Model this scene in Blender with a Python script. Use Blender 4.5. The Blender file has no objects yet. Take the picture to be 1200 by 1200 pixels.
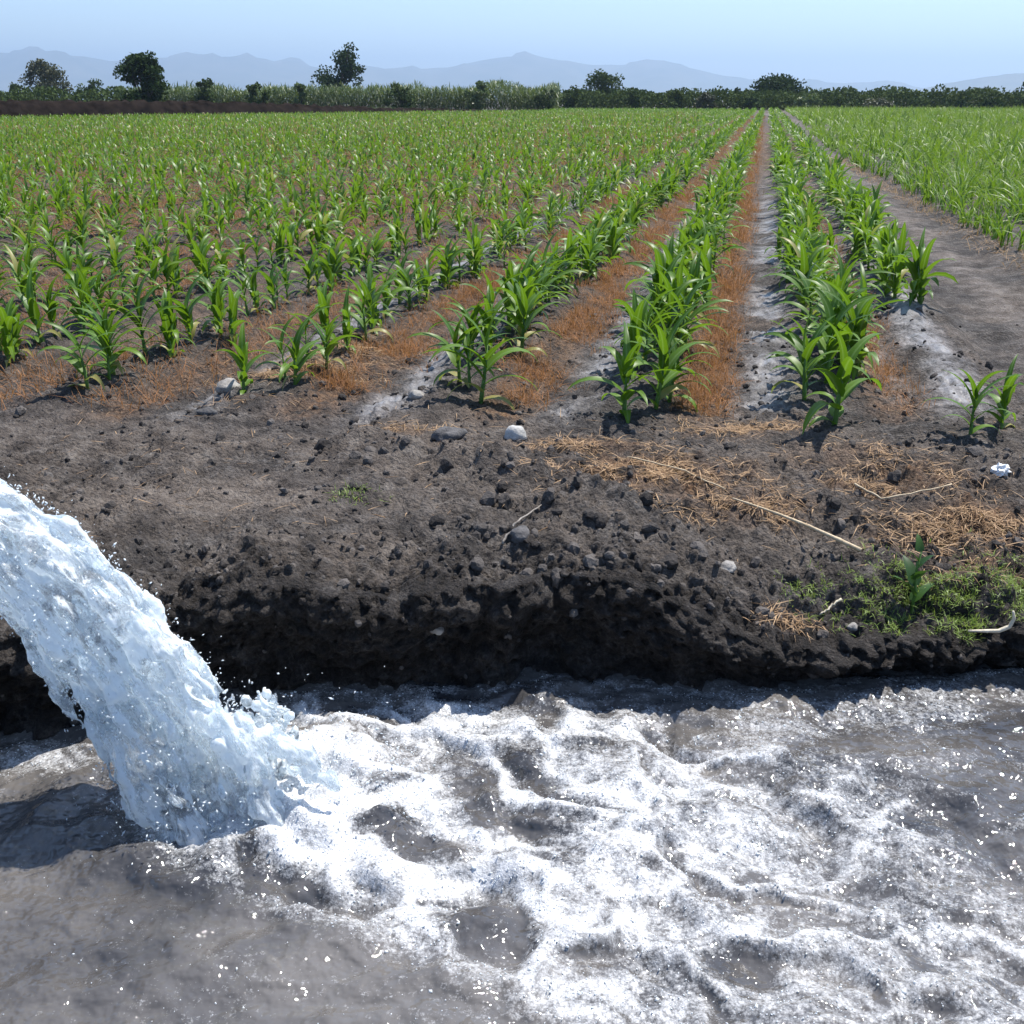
import bpy, math, random
import numpy as np
from mathutils import Vector, Matrix, Euler

R = math.radians
rng = np.random.default_rng(7)
random.seed(7)
scene = bpy.context.scene
col = scene.collection

# ------------------------------------------------------------------ camera
CAM_H, FPX = 1.5, 1300.0
HORIZON = 116.0
PITCH = math.atan((600 - HORIZON) / FPX)
cam_d = bpy.data.cameras.new('camera')
cam = bpy.data.objects.new('camera', cam_d)
col.objects.link(cam)
cam.location = (0, 0, CAM_H)
cam.rotation_euler = (math.pi / 2 - PITCH, 0, 0)
cam_d.sensor_width = 36
cam_d.lens = 36 * FPX / 1200
cam_d.clip_start = 0.05
cam_d.clip_end = 60000
scene.camera = cam

# ------------------------------------------------------------------ world, sun, exposure
SUN_EL, SUN_AZ = R(63), R(50)          # azimuth measured from +Y towards +X
world = bpy.data.worlds.new('World')
scene.world = world
world.use_nodes = True
wn, wl = world.node_tree.nodes, world.node_tree.links
wn.clear()
sky = wn.new('ShaderNodeTexSky')
sky.sky_type = 'NISHITA'
sky.sun_disc = False
sky.sun_elevation = SUN_EL
sky.sun_rotation = SUN_AZ
sky.altitude = 0
sky.air_density = 1.0
sky.dust_density = 0.35
sky.ozone_density = 4.0
bg = wn.new('ShaderNodeBackground')
bg.inputs['Strength'].default_value = 0.115
wo = wn.new('ShaderNodeOutputWorld')
wl.new(sky.outputs[0], bg.inputs[0])
wl.new(bg.outputs[0], wo.inputs[0])

sd = bpy.data.lights.new('sun', 'SUN')
sd.energy = 4.7
sd.angle = R(0.53)
sd.color = (1.0, 0.95, 0.87)
sun = bpy.data.objects.new('sun', sd)
col.objects.link(sun)
to_sun = Vector((math.sin(SUN_AZ) * math.cos(SUN_EL), math.cos(SUN_AZ) * math.cos(SUN_EL), math.sin(SUN_EL)))
sun.rotation_euler = to_sun.to_track_quat('Z', 'Y').to_euler()

vs = scene.view_settings
vs.view_transform = 'Standard'
vs.look = 'None'
vs.exposure = 0.88
vs.gamma = 1.0
vs.use_curve_mapping = False
scene.cycles.use_denoising = True
scene.cycles.max_bounces = 8
scene.cycles.transparent_max_bounces = 8
scene.cycles.sample_clamp_indirect = 6
scene.cycles.volume_bounces = 0

# ------------------------------------------------------------------ pixel <-> place
CP, SP = math.cos(PITCH), math.sin(PITCH)

def ray(px, py):
    dx, dy = (px - 600) / FPX, (600 - py) / FPX
    return np.array([dx, CP + SP * dy, -SP + CP * dy])

def P(px, py, z=0.0):
    d = ray(px, py)
    t = (z - CAM_H) / d[2]
    return np.array([d[0] * t, d[1] * t, z])

def AT(px, py, y):
    d = ray(px, py)
    t = y / d[1]
    return np.array([d[0] * t, y, CAM_H + d[2] * t])

def proj(x, y, z):
    zz = z - CAM_H
    depth = y * CP - zz * SP
    up = y * SP + zz * CP
    depth = np.where(depth < 0.05, 0.05, depth)
    return 600 + FPX * x / depth, 600 - FPX * up / depth

ROW_A = math.atan2(ray(900, HORIZON)[0], ray(900, HORIZON)[1])
CA, SA = math.cos(ROW_A), math.sin(ROW_A)

def uw(x, y):
    return x * CA - y * SA, x * SA + y * CA

def xy(u, w):
    return u * CA + w * SA, -u * SA + w * CA

# ------------------------------------------------------------------ noise
_perm = rng.permutation(256)
_perm = np.concatenate([_perm, _perm, _perm])
_g2 = rng.uniform(0, 2 * math.pi, 256)
_g2 = np.stack([np.cos(_g2), np.sin(_g2)], 1)
_g3 = rng.normal(size=(256, 3))
_g3 /= np.linalg.norm(_g3, axis=1)[:, None]

def _fade(t):
    return t * t * t * (t * (t * 6 - 15) + 10)

def n2(x, y):
    xi, yi = np.floor(x).astype(int), np.floor(y).astype(int)
    fx, fy = x - xi, y - yi
    xi &= 255
    yi &= 255
    u, v = _fade(fx), _fade(fy)
    out = 0
    for ox in (0, 1):
        for oy in (0, 1):
            g = _g2[_perm[_perm[(xi + ox) & 255] + ((yi + oy) & 255)]]
            d = g[..., 0] * (fx - ox) + g[..., 1] * (fy - oy)
            out = out + d * (u if ox else 1 - u) * (v if oy else 1 - v)
    return out * 1.5

def n3(x, y, z):
    xi, yi, zi = (np.floor(a).astype(int) for a in (x, y, z))
    fx, fy, fz = x - xi, y - yi, z - zi
    xi &= 255
    yi &= 255
    zi &= 255
    u, v, w = _fade(fx), _fade(fy), _fade(fz)
    out = 0
    for ox in (0, 1):
        for oy in (0, 1):
            for oz in (0, 1):
                g = _g3[_perm[_perm[_perm[(xi + ox) & 255] + ((yi + oy) & 255)] + ((zi + oz) & 255)]]
                d = g[..., 0] * (fx - ox) + g[..., 1] * (fy - oy) + g[..., 2] * (fz - oz)
                out = out + d * (u if ox else 1 - u) * (v if oy else 1 - v) * (w if oz else 1 - w)
    return out * 1.5

def fbm2(x, y, o=4, g=0.5):
    s, a = 0, 1.0
    for i in range(o):
        s = s + a * n2(x + 17.3 * i, y - 9.1 * i)
        x, y, a = x * 2.03, y * 2.03, a * g
    return s

def fbm3(x, y, z, o=4, g=0.5):
    s, a = 0, 1.0
    for i in range(o):
        s = s + a * n3(x + 17.3 * i, y - 9.1 * i, z + 3.7 * i)
        x, y, z, a = x * 2.03, y * 2.03, z * 2.03, a * g
    return s

def sstep(a, b, x):
    t = np.clip((x - a) / (b - a), 0, 1)
    return t * t * (3 - 2 * t)

# ------------------------------------------------------------------ mesh helpers
def mesh_np(name, V, F, attrs=None, smooth=True):
    """V (n,3); F: array (m,k) or list of such arrays; attrs: name -> (n,4)"""
    V = np.ascontiguousarray(V, dtype=np.float32)
    Fs = F if isinstance(F, list) else [F]
    Fs = [np.asarray(f, dtype=np.int32) for f in Fs if len(f)]
    me = bpy.data.meshes.new(name)
    me.vertices.add(len(V))
    me.vertices.foreach_set('co', V.ravel())
    loops = np.concatenate([f.ravel() for f in Fs])
    tot = np.concatenate([np.full(len(f), f.shape[1], np.int32) for f in Fs])
    start = np.concatenate([[0], np.cumsum(tot)[:-1]]).astype(np.int32)
    me.loops.add(len(loops))
    me.loops.foreach_set('vertex_index', loops)
    me.polygons.add(len(tot))
    me.polygons.foreach_set('loop_start', start)
    me.polygons.foreach_set('loop_total', tot)
    me.polygons.foreach_set('use_smooth', np.full(len(tot), smooth))
    for k, a in (attrs or {}).items():
        at = me.attributes.new(k, 'FLOAT_COLOR', 'POINT')
        at.data.foreach_set('color', np.ascontiguousarray(a, dtype=np.float32).ravel())
    me.update(calc_edges=True)
    me.validate()
    return me

def link(name, data, mat=None, parent=None):
    o = bpy.data.objects.new(name, data)
    col.objects.link(o)
    if mat is not None and data is not None and not data.materials:
        data.materials.append(mat)
    if parent is not None:
        o.parent = parent
    return o

def tag(o, label=None, cat=None, group=None, kind=None):
    if label:
        o['label'] = label
    if cat:
        o['category'] = cat
    if group:
        o['group'] = group
    if kind:
        o['kind'] = kind
    return o

def grid_faces(nr, nc):
    i = np.arange(nr * nc).reshape(nr, nc)
    return np.stack([i[:-1, :-1], i[:-1, 1:], i[1:, 1:], i[1:, :-1]], -1).reshape(-1, 4)

def ribbons(base, az, el, curv, length, width, nseg=6, fold=0.0, twist=None, droop=1.0, wid_pow=0.8):
    """Arching blades. base (n,3), the rest (n,). Returns V, F, tint (n,4): random, along, across."""
    n = len(base)
    az, el, curv, length, width = (np.broadcast_to(np.asarray(a, float), (n,)) for a in (az, el, curv, length, width))
    tw = np.zeros(n) if twist is None else np.broadcast_to(twist, (n,))
    s = np.linspace(0, 1, nseg + 1)
    phi = el[:, None] - curv[:, None] * s[None, :] ** droop
    mid = 0.5 * (phi[:, 1:] + phi[:, :-1])
    dl = (length / nseg)[:, None]
    rr = np.concatenate([np.zeros((n, 1)), np.cumsum(np.cos(mid) * dl, 1)], 1)
    zz = np.concatenate([np.zeros((n, 1)), np.cumsum(np.sin(mid) * dl, 1)], 1)
    ca, sa = np.cos(az)[:, None], np.sin(az)[:, None]
    C = np.stack([rr * ca, rr * sa, zz], -1) + base[:, None, :]
    nrm = np.stack([-np.sin(phi) * ca, -np.sin(phi) * sa, np.cos(phi)], -1)
    side0 = np.stack([-sa + 0 * phi, ca + 0 * phi, 0 * phi], -1)
    t = tw[:, None, None] * s[None, :, None]
    side = side0 * np.cos(t) + nrm * np.sin(t)
    nn = nrm * np.cos(t) - side0 * np.sin(t)
    prof = (np.clip(s * 4 + 0.45, 0, 1)) * np.clip(1 - s, 0, 1) ** wid_pow * 1.15
    prof = np.clip(prof, 0.02, 1)
    hw = 0.5 * width[:, None] * prof[None, :]
    rnd = rng.random(n)
    if fold > 0:
        L = C + side * hw[..., None] + nn * (hw * fold)[..., None]
        Rr = C - side * hw[..., None] + nn * (hw * fold)[..., None]
        V = np.stack([L, C, Rr], 2)
        k = 3
        across = np.array([0, 0.5, 1.0])
    else:
        V = np.stack([C + side * hw[..., None], C - side * hw[..., None]], 2)
        k = 2
        across = np.array([0, 1.0])
    T = np.zeros((n, nseg + 1, k, 4))
    T[..., 0] = rnd[:, None, None]
    T[..., 1] = s[None, :, None]
    T[..., 2] = across[None, None, :]
    T[..., 3] = 1
    F = grid_faces(nseg + 1, k)
    per = (nseg + 1) * k
    F = (F[None] + (np.arange(n) * per)[:, None, None]).reshape(-1, 4)
    return V.reshape(-1, 3), F, T.reshape(-1, 4)

def join_arrays(parts):
    V, F, T, off = [], {}, [], 0
    for v, f, t in parts:
        V.append(v)
        T.append(t)
        F.setdefault(f.shape[1], []).append(f + off)
        off += len(v)
    return np.concatenate(V), [np.concatenate(x) for x in F.values()], np.concatenate(T)

def ico(sub):
    import bmesh
    bm = bmesh.new()
    bmesh.ops.create_icosphere(bm, subdivisions=sub, radius=1)
    V = np.array([v.co[:] for v in bm.verts])
    F = np.array([[v.index for v in f.verts] for f in bm.faces])
    bm.free()
    return V, F

ICO1, ICO2, ICO3 = ico(1), ico(2), ico(3)
OCT = (np.array([[1, 0, 0], [-1, 0, 0], [0, 1, 0], [0, -1, 0], [0, 0, 1], [0, 0, -1]], float),
       np.array([[0, 2, 4], [2, 1, 4], [1, 3, 4], [3, 0, 4], [2, 0, 5], [1, 2, 5], [3, 1, 5], [0, 3, 5]]))

def rand_rot(n):
    q = rng.normal(size=(n, 4))
    q /= np.linalg.norm(q, axis=1)[:, None]
    w, x, y, z = q.T
    return np.stack([np.stack([1 - 2 * (y * y + z * z), 2 * (x * y - z * w), 2 * (x * z + y * w)], -1),
                     np.stack([2 * (x * y + z * w), 1 - 2 * (x * x + z * z), 2 * (y * z - x * w)], -1),
                     np.stack([2 * (x * z - y * w), 2 * (y * z + x * w), 1 - 2 * (x * x + y * y)], -1)], 1)

def stamp(base, pos, scale, rot=None, jitter=0.0):
    V0, F0 = base
    n = len(pos)
    scale = np.asarray(scale, float)
    if scale.ndim == 1:
        scale = np.repeat(scale[:, None], 3, 1)
    V = V0[None] * scale[:, None, :]
    if jitter:
        V = V * (1 + rng.uniform(-jitter, jitter, (n, len(V0), 1)))
    if rot is None:
        rot = rand_rot(n)
    V = np.einsum('nij,nkj->nki', rot, V) + pos[:, None, :]
    F = (F0[None] + (np.arange(n) * len(V0))[:, None, None]).reshape(-1, F0.shape[1])
    T = np.ones((n, len(V0), 4))
    T[..., 0] = rng.random(n)[:, None]
    return V.reshape(-1, 3), F, T.reshape(-1, 4)

def tube(path, radii, sides=7, cap=True):
    path = np.asarray(path, float)
    n = len(path)
    radii = np.broadcast_to(radii, (n,))
    tan = np.gradient(path, axis=0)
    tan /= np.linalg.norm(tan, axis=1)[:, None]
    ref = np.array([0.31, 0.17, 0.93])
    a = np.cross(tan, ref)
    a /= np.linalg.norm(a, axis=1)[:, None] + 1e-9
    b = np.cross(tan, a)
    th = np.linspace(0, 2 * math.pi, sides, endpoint=False)
    V = path[:, None] + radii[:, None, None] * (np.cos(th)[None, :, None] * a[:, None] + np.sin(th)[None, :, None] * b[:, None])
    i = np.arange(n * sides).reshape(n, sides)
    j = np.roll(i, -1, 1)
    F = np.stack([i[:-1], j[:-1], j[1:], i[1:]], -1).reshape(-1, 4)
    V = V.reshape(-1, 3)
    if cap:
        c0, c1 = len(V), len(V) + 1
        V = np.concatenate([V, path[:1], path[-1:]])
        q0 = np.stack([np.full(sides, c0), j[0], i[0], i[0]], -1)
        q1 = np.stack([np.full(sides, c1), i[-1], j[-1], j[-1]], -1)
        Ft = np.concatenate([q0[:, :3], q1[:, :3]])
        return V, [F, Ft]
    return V, [F]

# ------------------------------------------------------------------ materials
def new_mat(name):
    m = bpy.data.materials.new(name)
    m.use_nodes = True
    nt = m.node_tree
    nt.nodes.clear()
    out = nt.nodes.new('ShaderNodeOutputMaterial')
    return m, nt, out

def N(nt, typ, **kw):
    n = nt.nodes.new('ShaderNode' + typ)
    for k, v in kw.items():
        if k in n.inputs:
            n.inputs[k].default_value = v
        else:
            setattr(n, k, v)
    return n

def L(nt, a, b):
    nt.links.new(a, b)

def noise(nt, scale, detail=4, rough=0.55, vec=None, dim='3D'):
    n = N(nt, 'TexNoise', Scale=scale, Detail=detail, Roughness=rough)
    if vec is not None:
        L(nt, vec, n.inputs['Vector'])
    return n

def ramp(nt, fac, stops):
    r = nt.nodes.new('ShaderNodeValToRGB')
    e = r.color_ramp.elements
    while len(e) < len(stops):
        e.new(0.5)
    for i, (p, c) in enumerate(stops):
        e[i].position = p
        e[i].color = (*c, 1) if len(c) == 3 else c
    L(nt, fac, r.inputs[0])
    return r

def mixc(nt, fac, a, b, blend='MIX'):
    m = nt.nodes.new('ShaderNodeMix')
    m.data_type = 'RGBA'
    m.blend_type = blend
    for sock, v in ((m.inputs[0], fac), (m.inputs[6], a), (m.inputs[7], b)):
        if hasattr(v, 'is_output'):
            L(nt, v, sock)
        else:
            sock.default_value = v if not isinstance(v, tuple) else (*v, 1)
    return m.outputs[2]

def math_n(nt, op, a, b=None, c=None, clamp=False):
    m = nt.nodes.new('ShaderNodeMath')
    m.operation = op
    m.use_clamp = clamp
    for i, v in enumerate((a, b, c)):
        if v is None:
            continue
        if hasattr(v, 'is_output'):
            L(nt, v, m.inputs[i])
        else:
            m.inputs[i].default_value = v
    return m.outputs[0]

def leaf_mat(name, dark, light, trans=0.35, rough=0.35, spec=0.5, rib=None, tip=None, scale=3.0, big=0.35, old=None):
    """Blade or leaf: colour by per-blade random value and world noise, translucent."""
    m, nt, out = new_mat(name)
    at = N(nt, 'Attribute', attribute_name='tint')
    sep = N(nt, 'SeparateColor')
    L(nt, at.outputs['Color'], sep.inputs[0])
    geo = N(nt, 'NewGeometry')
    nz = noise(nt, scale, 3, 0.6, geo.outputs['Position'])
    f = math_n(nt, 'MULTIPLY_ADD', sep.outputs[0], 0.75, math_n(nt, 'MULTIPLY', nz.outputs[0], big), clamp=True)
    c = mixc(nt, f, dark, light)
    if old:
        c = mixc(nt, math_n(nt, 'GREATER_THAN', sep.outputs[0], 0.94), c, old)
    if tip:
        tf = math_n(nt, 'MULTIPLY', math_n(nt, 'POWER', sep.outputs[1], 4.0), 0.7)
        c = mixc(nt, tf, c, tip)
    if rib:
        a = math_n(nt, 'ABSOLUTE', math_n(nt, 'SUBTRACT', sep.outputs[2], 0.5))
        rf = math_n(nt, 'SUBTRACT', 1.0, math_n(nt, 'MULTIPLY', a, 7.0), clamp=True)
        c = mixc(nt, math_n(nt, 'MULTIPLY', rf, 0.6), c, rib)
    pb = N(nt, 'BsdfPrincipled', Roughness=rough)
    pb.inputs['Specular IOR Level'].default_value = spec
    L(nt, c, pb.inputs['Base Color'])
    tr = N(nt, 'BsdfTranslucent')
    tc = mixc(nt, 0.5, c, (light[0] * 1.3, light[1] * 1.25, light[2] * 0.5))
    L(nt, tc, tr.inputs[0])
    ms = N(nt, 'MixShader')
    ms.inputs[0].default_value = trans
    L(nt, pb.outputs[0], ms.inputs[1])
    L(nt, tr.outputs[0], ms.inputs[2])
    L(nt, ms.outputs[0], out.inputs[0])
    return m

def plain_mat(name, c1, c2, rough=0.8, scale=20.0, bump=0.3, bscale=60.0, metal=0.0, spec=0.3):
    m, nt, out = new_mat(name)
    tc = N(nt, 'TexCoord')
    nz = noise(nt, scale, 5, 0.6, tc.outputs['Object'])
    r = ramp(nt, nz.outputs[0], [(0.3, c1), (0.7, c2)])
    pb = N(nt, 'BsdfPrincipled', Roughness=rough, Metallic=metal)
    pb.inputs['Specular IOR Level'].default_value = spec
    L(nt, r.outputs[0], pb.inputs['Base Color'])
    nb = noise(nt, bscale, 5, 0.6, tc.outputs['Object'])
    bp = N(nt, 'Bump', Strength=bump, Distance=0.02)
    L(nt, nb.outputs[0], bp.inputs['Height'])
    L(nt, bp.outputs[0], pb.inputs['Normal'])
    L(nt, pb.outputs[0], out.inputs[0])
    return m

def ground_mat():
    m, nt, out = new_mat('soil')
    at = N(nt, 'Attribute', attribute_name='mask')
    sep = N(nt, 'SeparateColor')
    L(nt, at.outputs['Color'], sep.inputs[0])
    geo = N(nt, 'NewGeometry')
    pos = geo.outputs['Position']
    n1 = noise(nt, 1.6, 5, 0.6, pos)
    n2_ = noise(nt, 9, 6, 0.65, pos)
    n3_ = noise(nt, 55, 5, 0.7, pos)
    mixn = math_n(nt, 'ADD', math_n(nt, 'MULTIPLY', n2_.outputs[0], 0.6), math_n(nt, 'MULTIPLY', n3_.outputs[0], 0.4))
    dark = ramp(nt, mixn, [(0.34, (0.016, 0.014, 0.013)), (0.5, (0.070, 0.062, 0.058)), (0.66, (0.19, 0.175, 0.165))])
    tan = ramp(nt, mixn, [(0.32, (0.050, 0.040, 0.035)), (0.5, (0.160, 0.132, 0.112)), (0.70, (0.30, 0.26, 0.225))])
    c = mixc(nt, sep.outputs[2], dark.outputs[0], tan.outputs[0])
    straw = ramp(nt, n3_.outputs[0], [(0.3, (0.07, 0.036, 0.018)), (0.5, (0.20, 0.105, 0.050)), (0.75, (0.38, 0.24, 0.125))])
    sf = math_n(nt, 'MULTIPLY', sep.outputs[0], math_n(nt, 'MULTIPLY_ADD', n2_.outputs[0], 3.2, -1.15, clamp=True), clamp=True)
    c = mixc(nt, sf, c, straw.outputs[0])
    mud = ramp(nt, mixn, [(0.32, (0.10, 0.096, 0.098)), (0.52, (0.19, 0.186, 0.192)), (0.72, (0.31, 0.305, 0.31))])
    wf = math_n(nt, 'MULTIPLY', sep.outputs[1], math_n(nt, 'MULTIPLY_ADD', n2_.outputs[0], 2.2, -0.35, clamp=True), clamp=True)
    c = mixc(nt, wf, c, mud.outputs[0])
    # moist cut earth at the canal edge, darkened to paint in its shade
    damp_shade_c = ramp(nt, mixn, [(0.36, (0.009, 0.008, 0.007)), (0.52, (0.040, 0.034, 0.031)), (0.68, (0.13, 0.118, 0.11))])
    c = mixc(nt, at.outputs['Alpha'], damp_shade_c.outputs[0], c)
    pb = N(nt, 'BsdfPrincipled')
    pb.inputs['Specular IOR Level'].default_value = 0.25
    L(nt, c, pb.inputs['Base Color'])
    rg = math_n(nt, 'MULTIPLY_ADD', wf, -0.6, 0.9)
    L(nt, rg, pb.inputs['Roughness'])
    vo = N(nt, 'TexVoronoi', Scale=62.0)
    L(nt, pos, vo.inputs['Vector'])
    bh = math_n(nt, 'ADD', math_n(nt, 'SUBTRACT', n3_.outputs[0], math_n(nt, 'MULTIPLY', vo.outputs['Distance'], 0.5)), math_n(nt, 'MULTIPLY', noise(nt, 180, 3, 0.6, pos).outputs[0], 0.35))
    bp = N(nt, 'Bump', Distance=0.045)
    L(nt, math_n(nt, 'MULTIPLY_ADD', wf, -0.75, 0.9), bp.inputs['Strength'])
    L(nt, bh, bp.inputs['Height'])
    L(nt, bp.outputs[0], pb.inputs['Normal'])
    L(nt, pb.outputs[0], out.inputs[0])
    return m

def clod_mat():
    m, nt, out = new_mat('soil_clod')
    at = N(nt, 'Attribute', attribute_name='tint')
    sep = N(nt, 'SeparateColor')
    L(nt, at.outputs['Color'], sep.inputs[0])
    geo = N(nt, 'NewGeometry')
    nz = noise(nt, 40, 5, 0.65, geo.outputs['Position'])
    f = math_n(nt, 'ADD', math_n(nt, 'MULTIPLY', sep.outputs[0], 0.55), math_n(nt, 'MULTIPLY', nz.outputs[0], 0.5))
    r = ramp(nt, f, [(0.2, (0.022, 0.019, 0.018)), (0.5, (0.055, 0.048, 0.044)), (0.8, (0.115, 0.102, 0.094)), (0.98, (0.20, 0.185, 0.172))])
    pb = N(nt, 'BsdfPrincipled', Roughness=0.88)
    pb.inputs['Specular IOR Level'].default_value = 0.25
    L(nt, r.outputs[0], pb.inputs['Base Color'])
    bp = N(nt, 'Bump', Strength=0.7, Distance=0.01)
    L(nt, noise(nt, 130, 4, 0.6, geo.outputs['Position']).outputs[0], bp.inputs['Height'])
    L(nt, bp.outputs[0], pb.inputs['Normal'])
    L(nt, pb.outputs[0], out.inputs[0])
    return m

def water_mat():
    m, nt, out = new_mat('canal_water')
    at = N(nt, 'Attribute', attribute_name='mask')
    sep = N(nt, 'SeparateColor')
    L(nt, at.outputs['Color'], sep.inputs[0])
    geo = N(nt, 'NewGeometry')
    pos = geo.outputs['Position']
    nA = noise(nt, 38, 6, 0.72, pos)
    nB = noise(nt, 150, 4, 0.7, pos)
    v1 = N(nt, 'TexVoronoi', Scale=95.0)
    v2 = N(nt, 'TexVoronoi', Scale=210.0)
    L(nt, pos, v1.inputs['Vector'])
    L(nt, pos, v2.inputs['Vector'])
    bub = math_n(nt, 'ADD', math_n(nt, 'MULTIPLY', v1.outputs['Distance'], 0.55), math_n(nt, 'MULTIPLY', v2.outputs['Distance'], 0.45))
    nn = math_n(nt, 'ADD', math_n(nt, 'MULTIPLY', nA.outputs[0], 0.68), math_n(nt, 'MULTIPLY', math_n(nt, 'SUBTRACT', 0.95, bub), 0.32))
    # foam where the froth amount beats the fine bubble noise
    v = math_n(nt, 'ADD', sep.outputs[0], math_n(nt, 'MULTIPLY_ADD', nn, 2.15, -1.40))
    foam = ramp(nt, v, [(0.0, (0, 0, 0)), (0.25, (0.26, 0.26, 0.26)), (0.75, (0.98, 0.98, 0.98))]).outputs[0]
    silt_sheen = noise(nt, 1.7, 5, 0.6, pos)  # murky patches whose dark tones also paint in blue-grey reflections
    wc = ramp(nt, silt_sheen.outputs[0], [(0.34, (0.036, 0.036, 0.039)), (0.62, (0.125, 0.116, 0.109))])
    wat = N(nt, 'BsdfPrincipled', Roughness=0.05, IOR=1.36)
    wat.inputs['Specular IOR Level'].default_value = 0.9
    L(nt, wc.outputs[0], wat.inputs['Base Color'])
    b1 = N(nt, 'Bump', Strength=0.95, Distance=0.04)
    hw = math_n(nt, 'ADD', noise(nt, 9, 1, 0.4, pos).outputs[0], math_n(nt, 'MULTIPLY', noise(nt, 34, 1, 0.4, pos).outputs[0], 0.26))
    L(nt, hw, b1.inputs['Height'])
    L(nt, b1.outputs[0], wat.inputs['Normal'])
    fo = N(nt, 'BsdfPrincipled', Roughness=0.45)
    fc = ramp(nt, nB.outputs[0], [(0.3, (0.40, 0.41, 0.425)), (0.65, (0.70, 0.705, 0.72))])
    L(nt, fc.outputs[0], fo.inputs['Base Color'])
    b2 = N(nt, 'Bump', Strength=0.6, Distance=0.010)
    L(nt, nn, b2.inputs['Height'])
    L(nt, b2.outputs[0], fo.inputs['Normal'])
    ms = N(nt, 'MixShader')
    L(nt, foam, ms.inputs[0])
    L(nt, wat.outputs[0], ms.inputs[1])
    L(nt, fo.outputs[0], ms.inputs[2])
    L(nt, ms.outputs[0], out.inputs[0])
    return m

def jet_mat():
    m, nt, out = new_mat('jet_water')
    at = N(nt, 'Attribute', attribute_name='mask')     # r along the stream, g and b across it (metres)
    mp = N(nt, 'Mapping')
    mp.inputs['Scale'].default_value = (0.55, 2.4, 2.4)
    L(nt, at.outputs['Color'], mp.inputs['Vector'])
    n1 = noise(nt, 16, 5, 0.62, mp.outputs[0])
    geo = N(nt, 'NewGeometry')
    n2_ = noise(nt, 19, 4, 0.62, geo.outputs['Position'])
    n3_ = noise(nt, 8, 3, 0.55, geo.outputs['Position'])
    f = math_n(nt, 'ADD', math_n(nt, 'MULTIPLY', n1.outputs[0], 0.45), math_n(nt, 'ADD', math_n(nt, 'MULTIPLY', n2_.outputs[0], 0.3), math_n(nt, 'MULTIPLY', n3_.outputs[0], 0.25)))
    foam = ramp(nt, f, [(0.462, (0, 0, 0)), (0.525, (1, 1, 1))]).outputs[0]
    gl = N(nt, 'BsdfPrincipled', Roughness=0.06, IOR=1.33)
    gl.inputs['Base Color'].default_value = (0.86, 0.94, 1.0, 1)
    gl.inputs['Transmission Weight'].default_value = 0.9
    bp = N(nt, 'Bump', Strength=0.8, Distance=0.03)
    L(nt, f, bp.inputs['Height'])
    L(nt, bp.outputs[0], gl.inputs['Normal'])
    fo = N(nt, 'BsdfPrincipled', Roughness=0.3, IOR=1.33)
    fo.inputs['Base Color'].default_value = (0.90, 0.945, 0.975, 1)
    L(nt, bp.outputs[0], fo.inputs['Normal'])
    tr = N(nt, 'BsdfTranslucent')
    tr.inputs[0].default_value = (0.88, 0.95, 0.99, 1)
    m1 = N(nt, 'MixShader')
    m1.inputs[0].default_value = 0.5
    L(nt, fo.outputs[0], m1.inputs[1])
    L(nt, tr.outputs[0], m1.inputs[2])
    m2 = N(nt, 'MixShader')
    L(nt, math_n(nt, 'MULTIPLY_ADD', foam, 0.95, 0.03), m2.inputs[0])
    L(nt, gl.outputs[0], m2.inputs[1])
    L(nt, m1.outputs[0], m2.inputs[2])
    L(nt, m2.outputs[0], out.inputs[0])
    return m

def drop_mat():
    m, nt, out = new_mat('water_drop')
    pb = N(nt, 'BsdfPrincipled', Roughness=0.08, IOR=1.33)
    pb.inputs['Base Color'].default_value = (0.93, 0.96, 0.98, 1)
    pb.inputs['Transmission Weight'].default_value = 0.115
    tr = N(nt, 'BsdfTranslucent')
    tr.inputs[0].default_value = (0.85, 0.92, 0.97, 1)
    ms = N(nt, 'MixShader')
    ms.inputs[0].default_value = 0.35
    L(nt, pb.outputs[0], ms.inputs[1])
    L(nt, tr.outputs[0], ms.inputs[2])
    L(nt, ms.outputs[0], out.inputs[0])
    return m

M = {}
M['soil'] = ground_mat()
M['clod'] = clod_mat()
M['water'] = water_mat()
M['jet'] = jet_mat()
M['drop'] = drop_mat()
M['corn'] = leaf_mat('corn_leaf', (0.034, 0.105, 0.009), (0.135, 0.245, 0.014), 0.45, 0.43, 0.38, rib=(0.22, 0.34, 0.11), scale=2.0, old=(0.34, 0.30, 0.10))
M['stalk'] = plain_mat('corn_stalk', (0.05, 0.12, 0.02), (0.12, 0.22, 0.05), 0.5, 30, 0.1)
M['cane'] = leaf_mat('cane_leaf', (0.036, 0.120, 0.012), (0.16, 0.275, 0.026), 0.38, 0.45, 0.3, tip=(0.28, 0.26, 0.07), scale=0.9)
M['dead'] = leaf_mat('dead_weed', (0.085, 0.036, 0.015), (0.40, 0.20, 0.09), 0.25, 0.7, 0.2, scale=3.0)
M['straw'] = leaf_mat('dry_straw', (0.14, 0.075, 0.035), (0.50, 0.34, 0.20), 0.2, 0.65, 0.25, scale=5.0)
M['grass'] = leaf_mat('green_grass', (0.085, 0.15, 0.025), (0.27, 0.36, 0.08), 0.35, 0.45, 0.35, scale=4.0)
M['weed'] = leaf_mat('weed_leaf', (0.018, 0.055, 0.012), (0.05, 0.115, 0.02), 0.3, 0.45, 0.35, scale=8.0)
M['tree'] = leaf_mat('tree_leaf', (0.010, 0.022, 0.008), (0.040, 0.068, 0.018), 0.15, 0.8, 0.08, scale=0.7)
M['olive'] = leaf_mat('olive_leaf', (0.040, 0.050, 0.026), (0.10, 0.105, 0.055), 0.2, 0.55, 0.25, scale=0.7)
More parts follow.
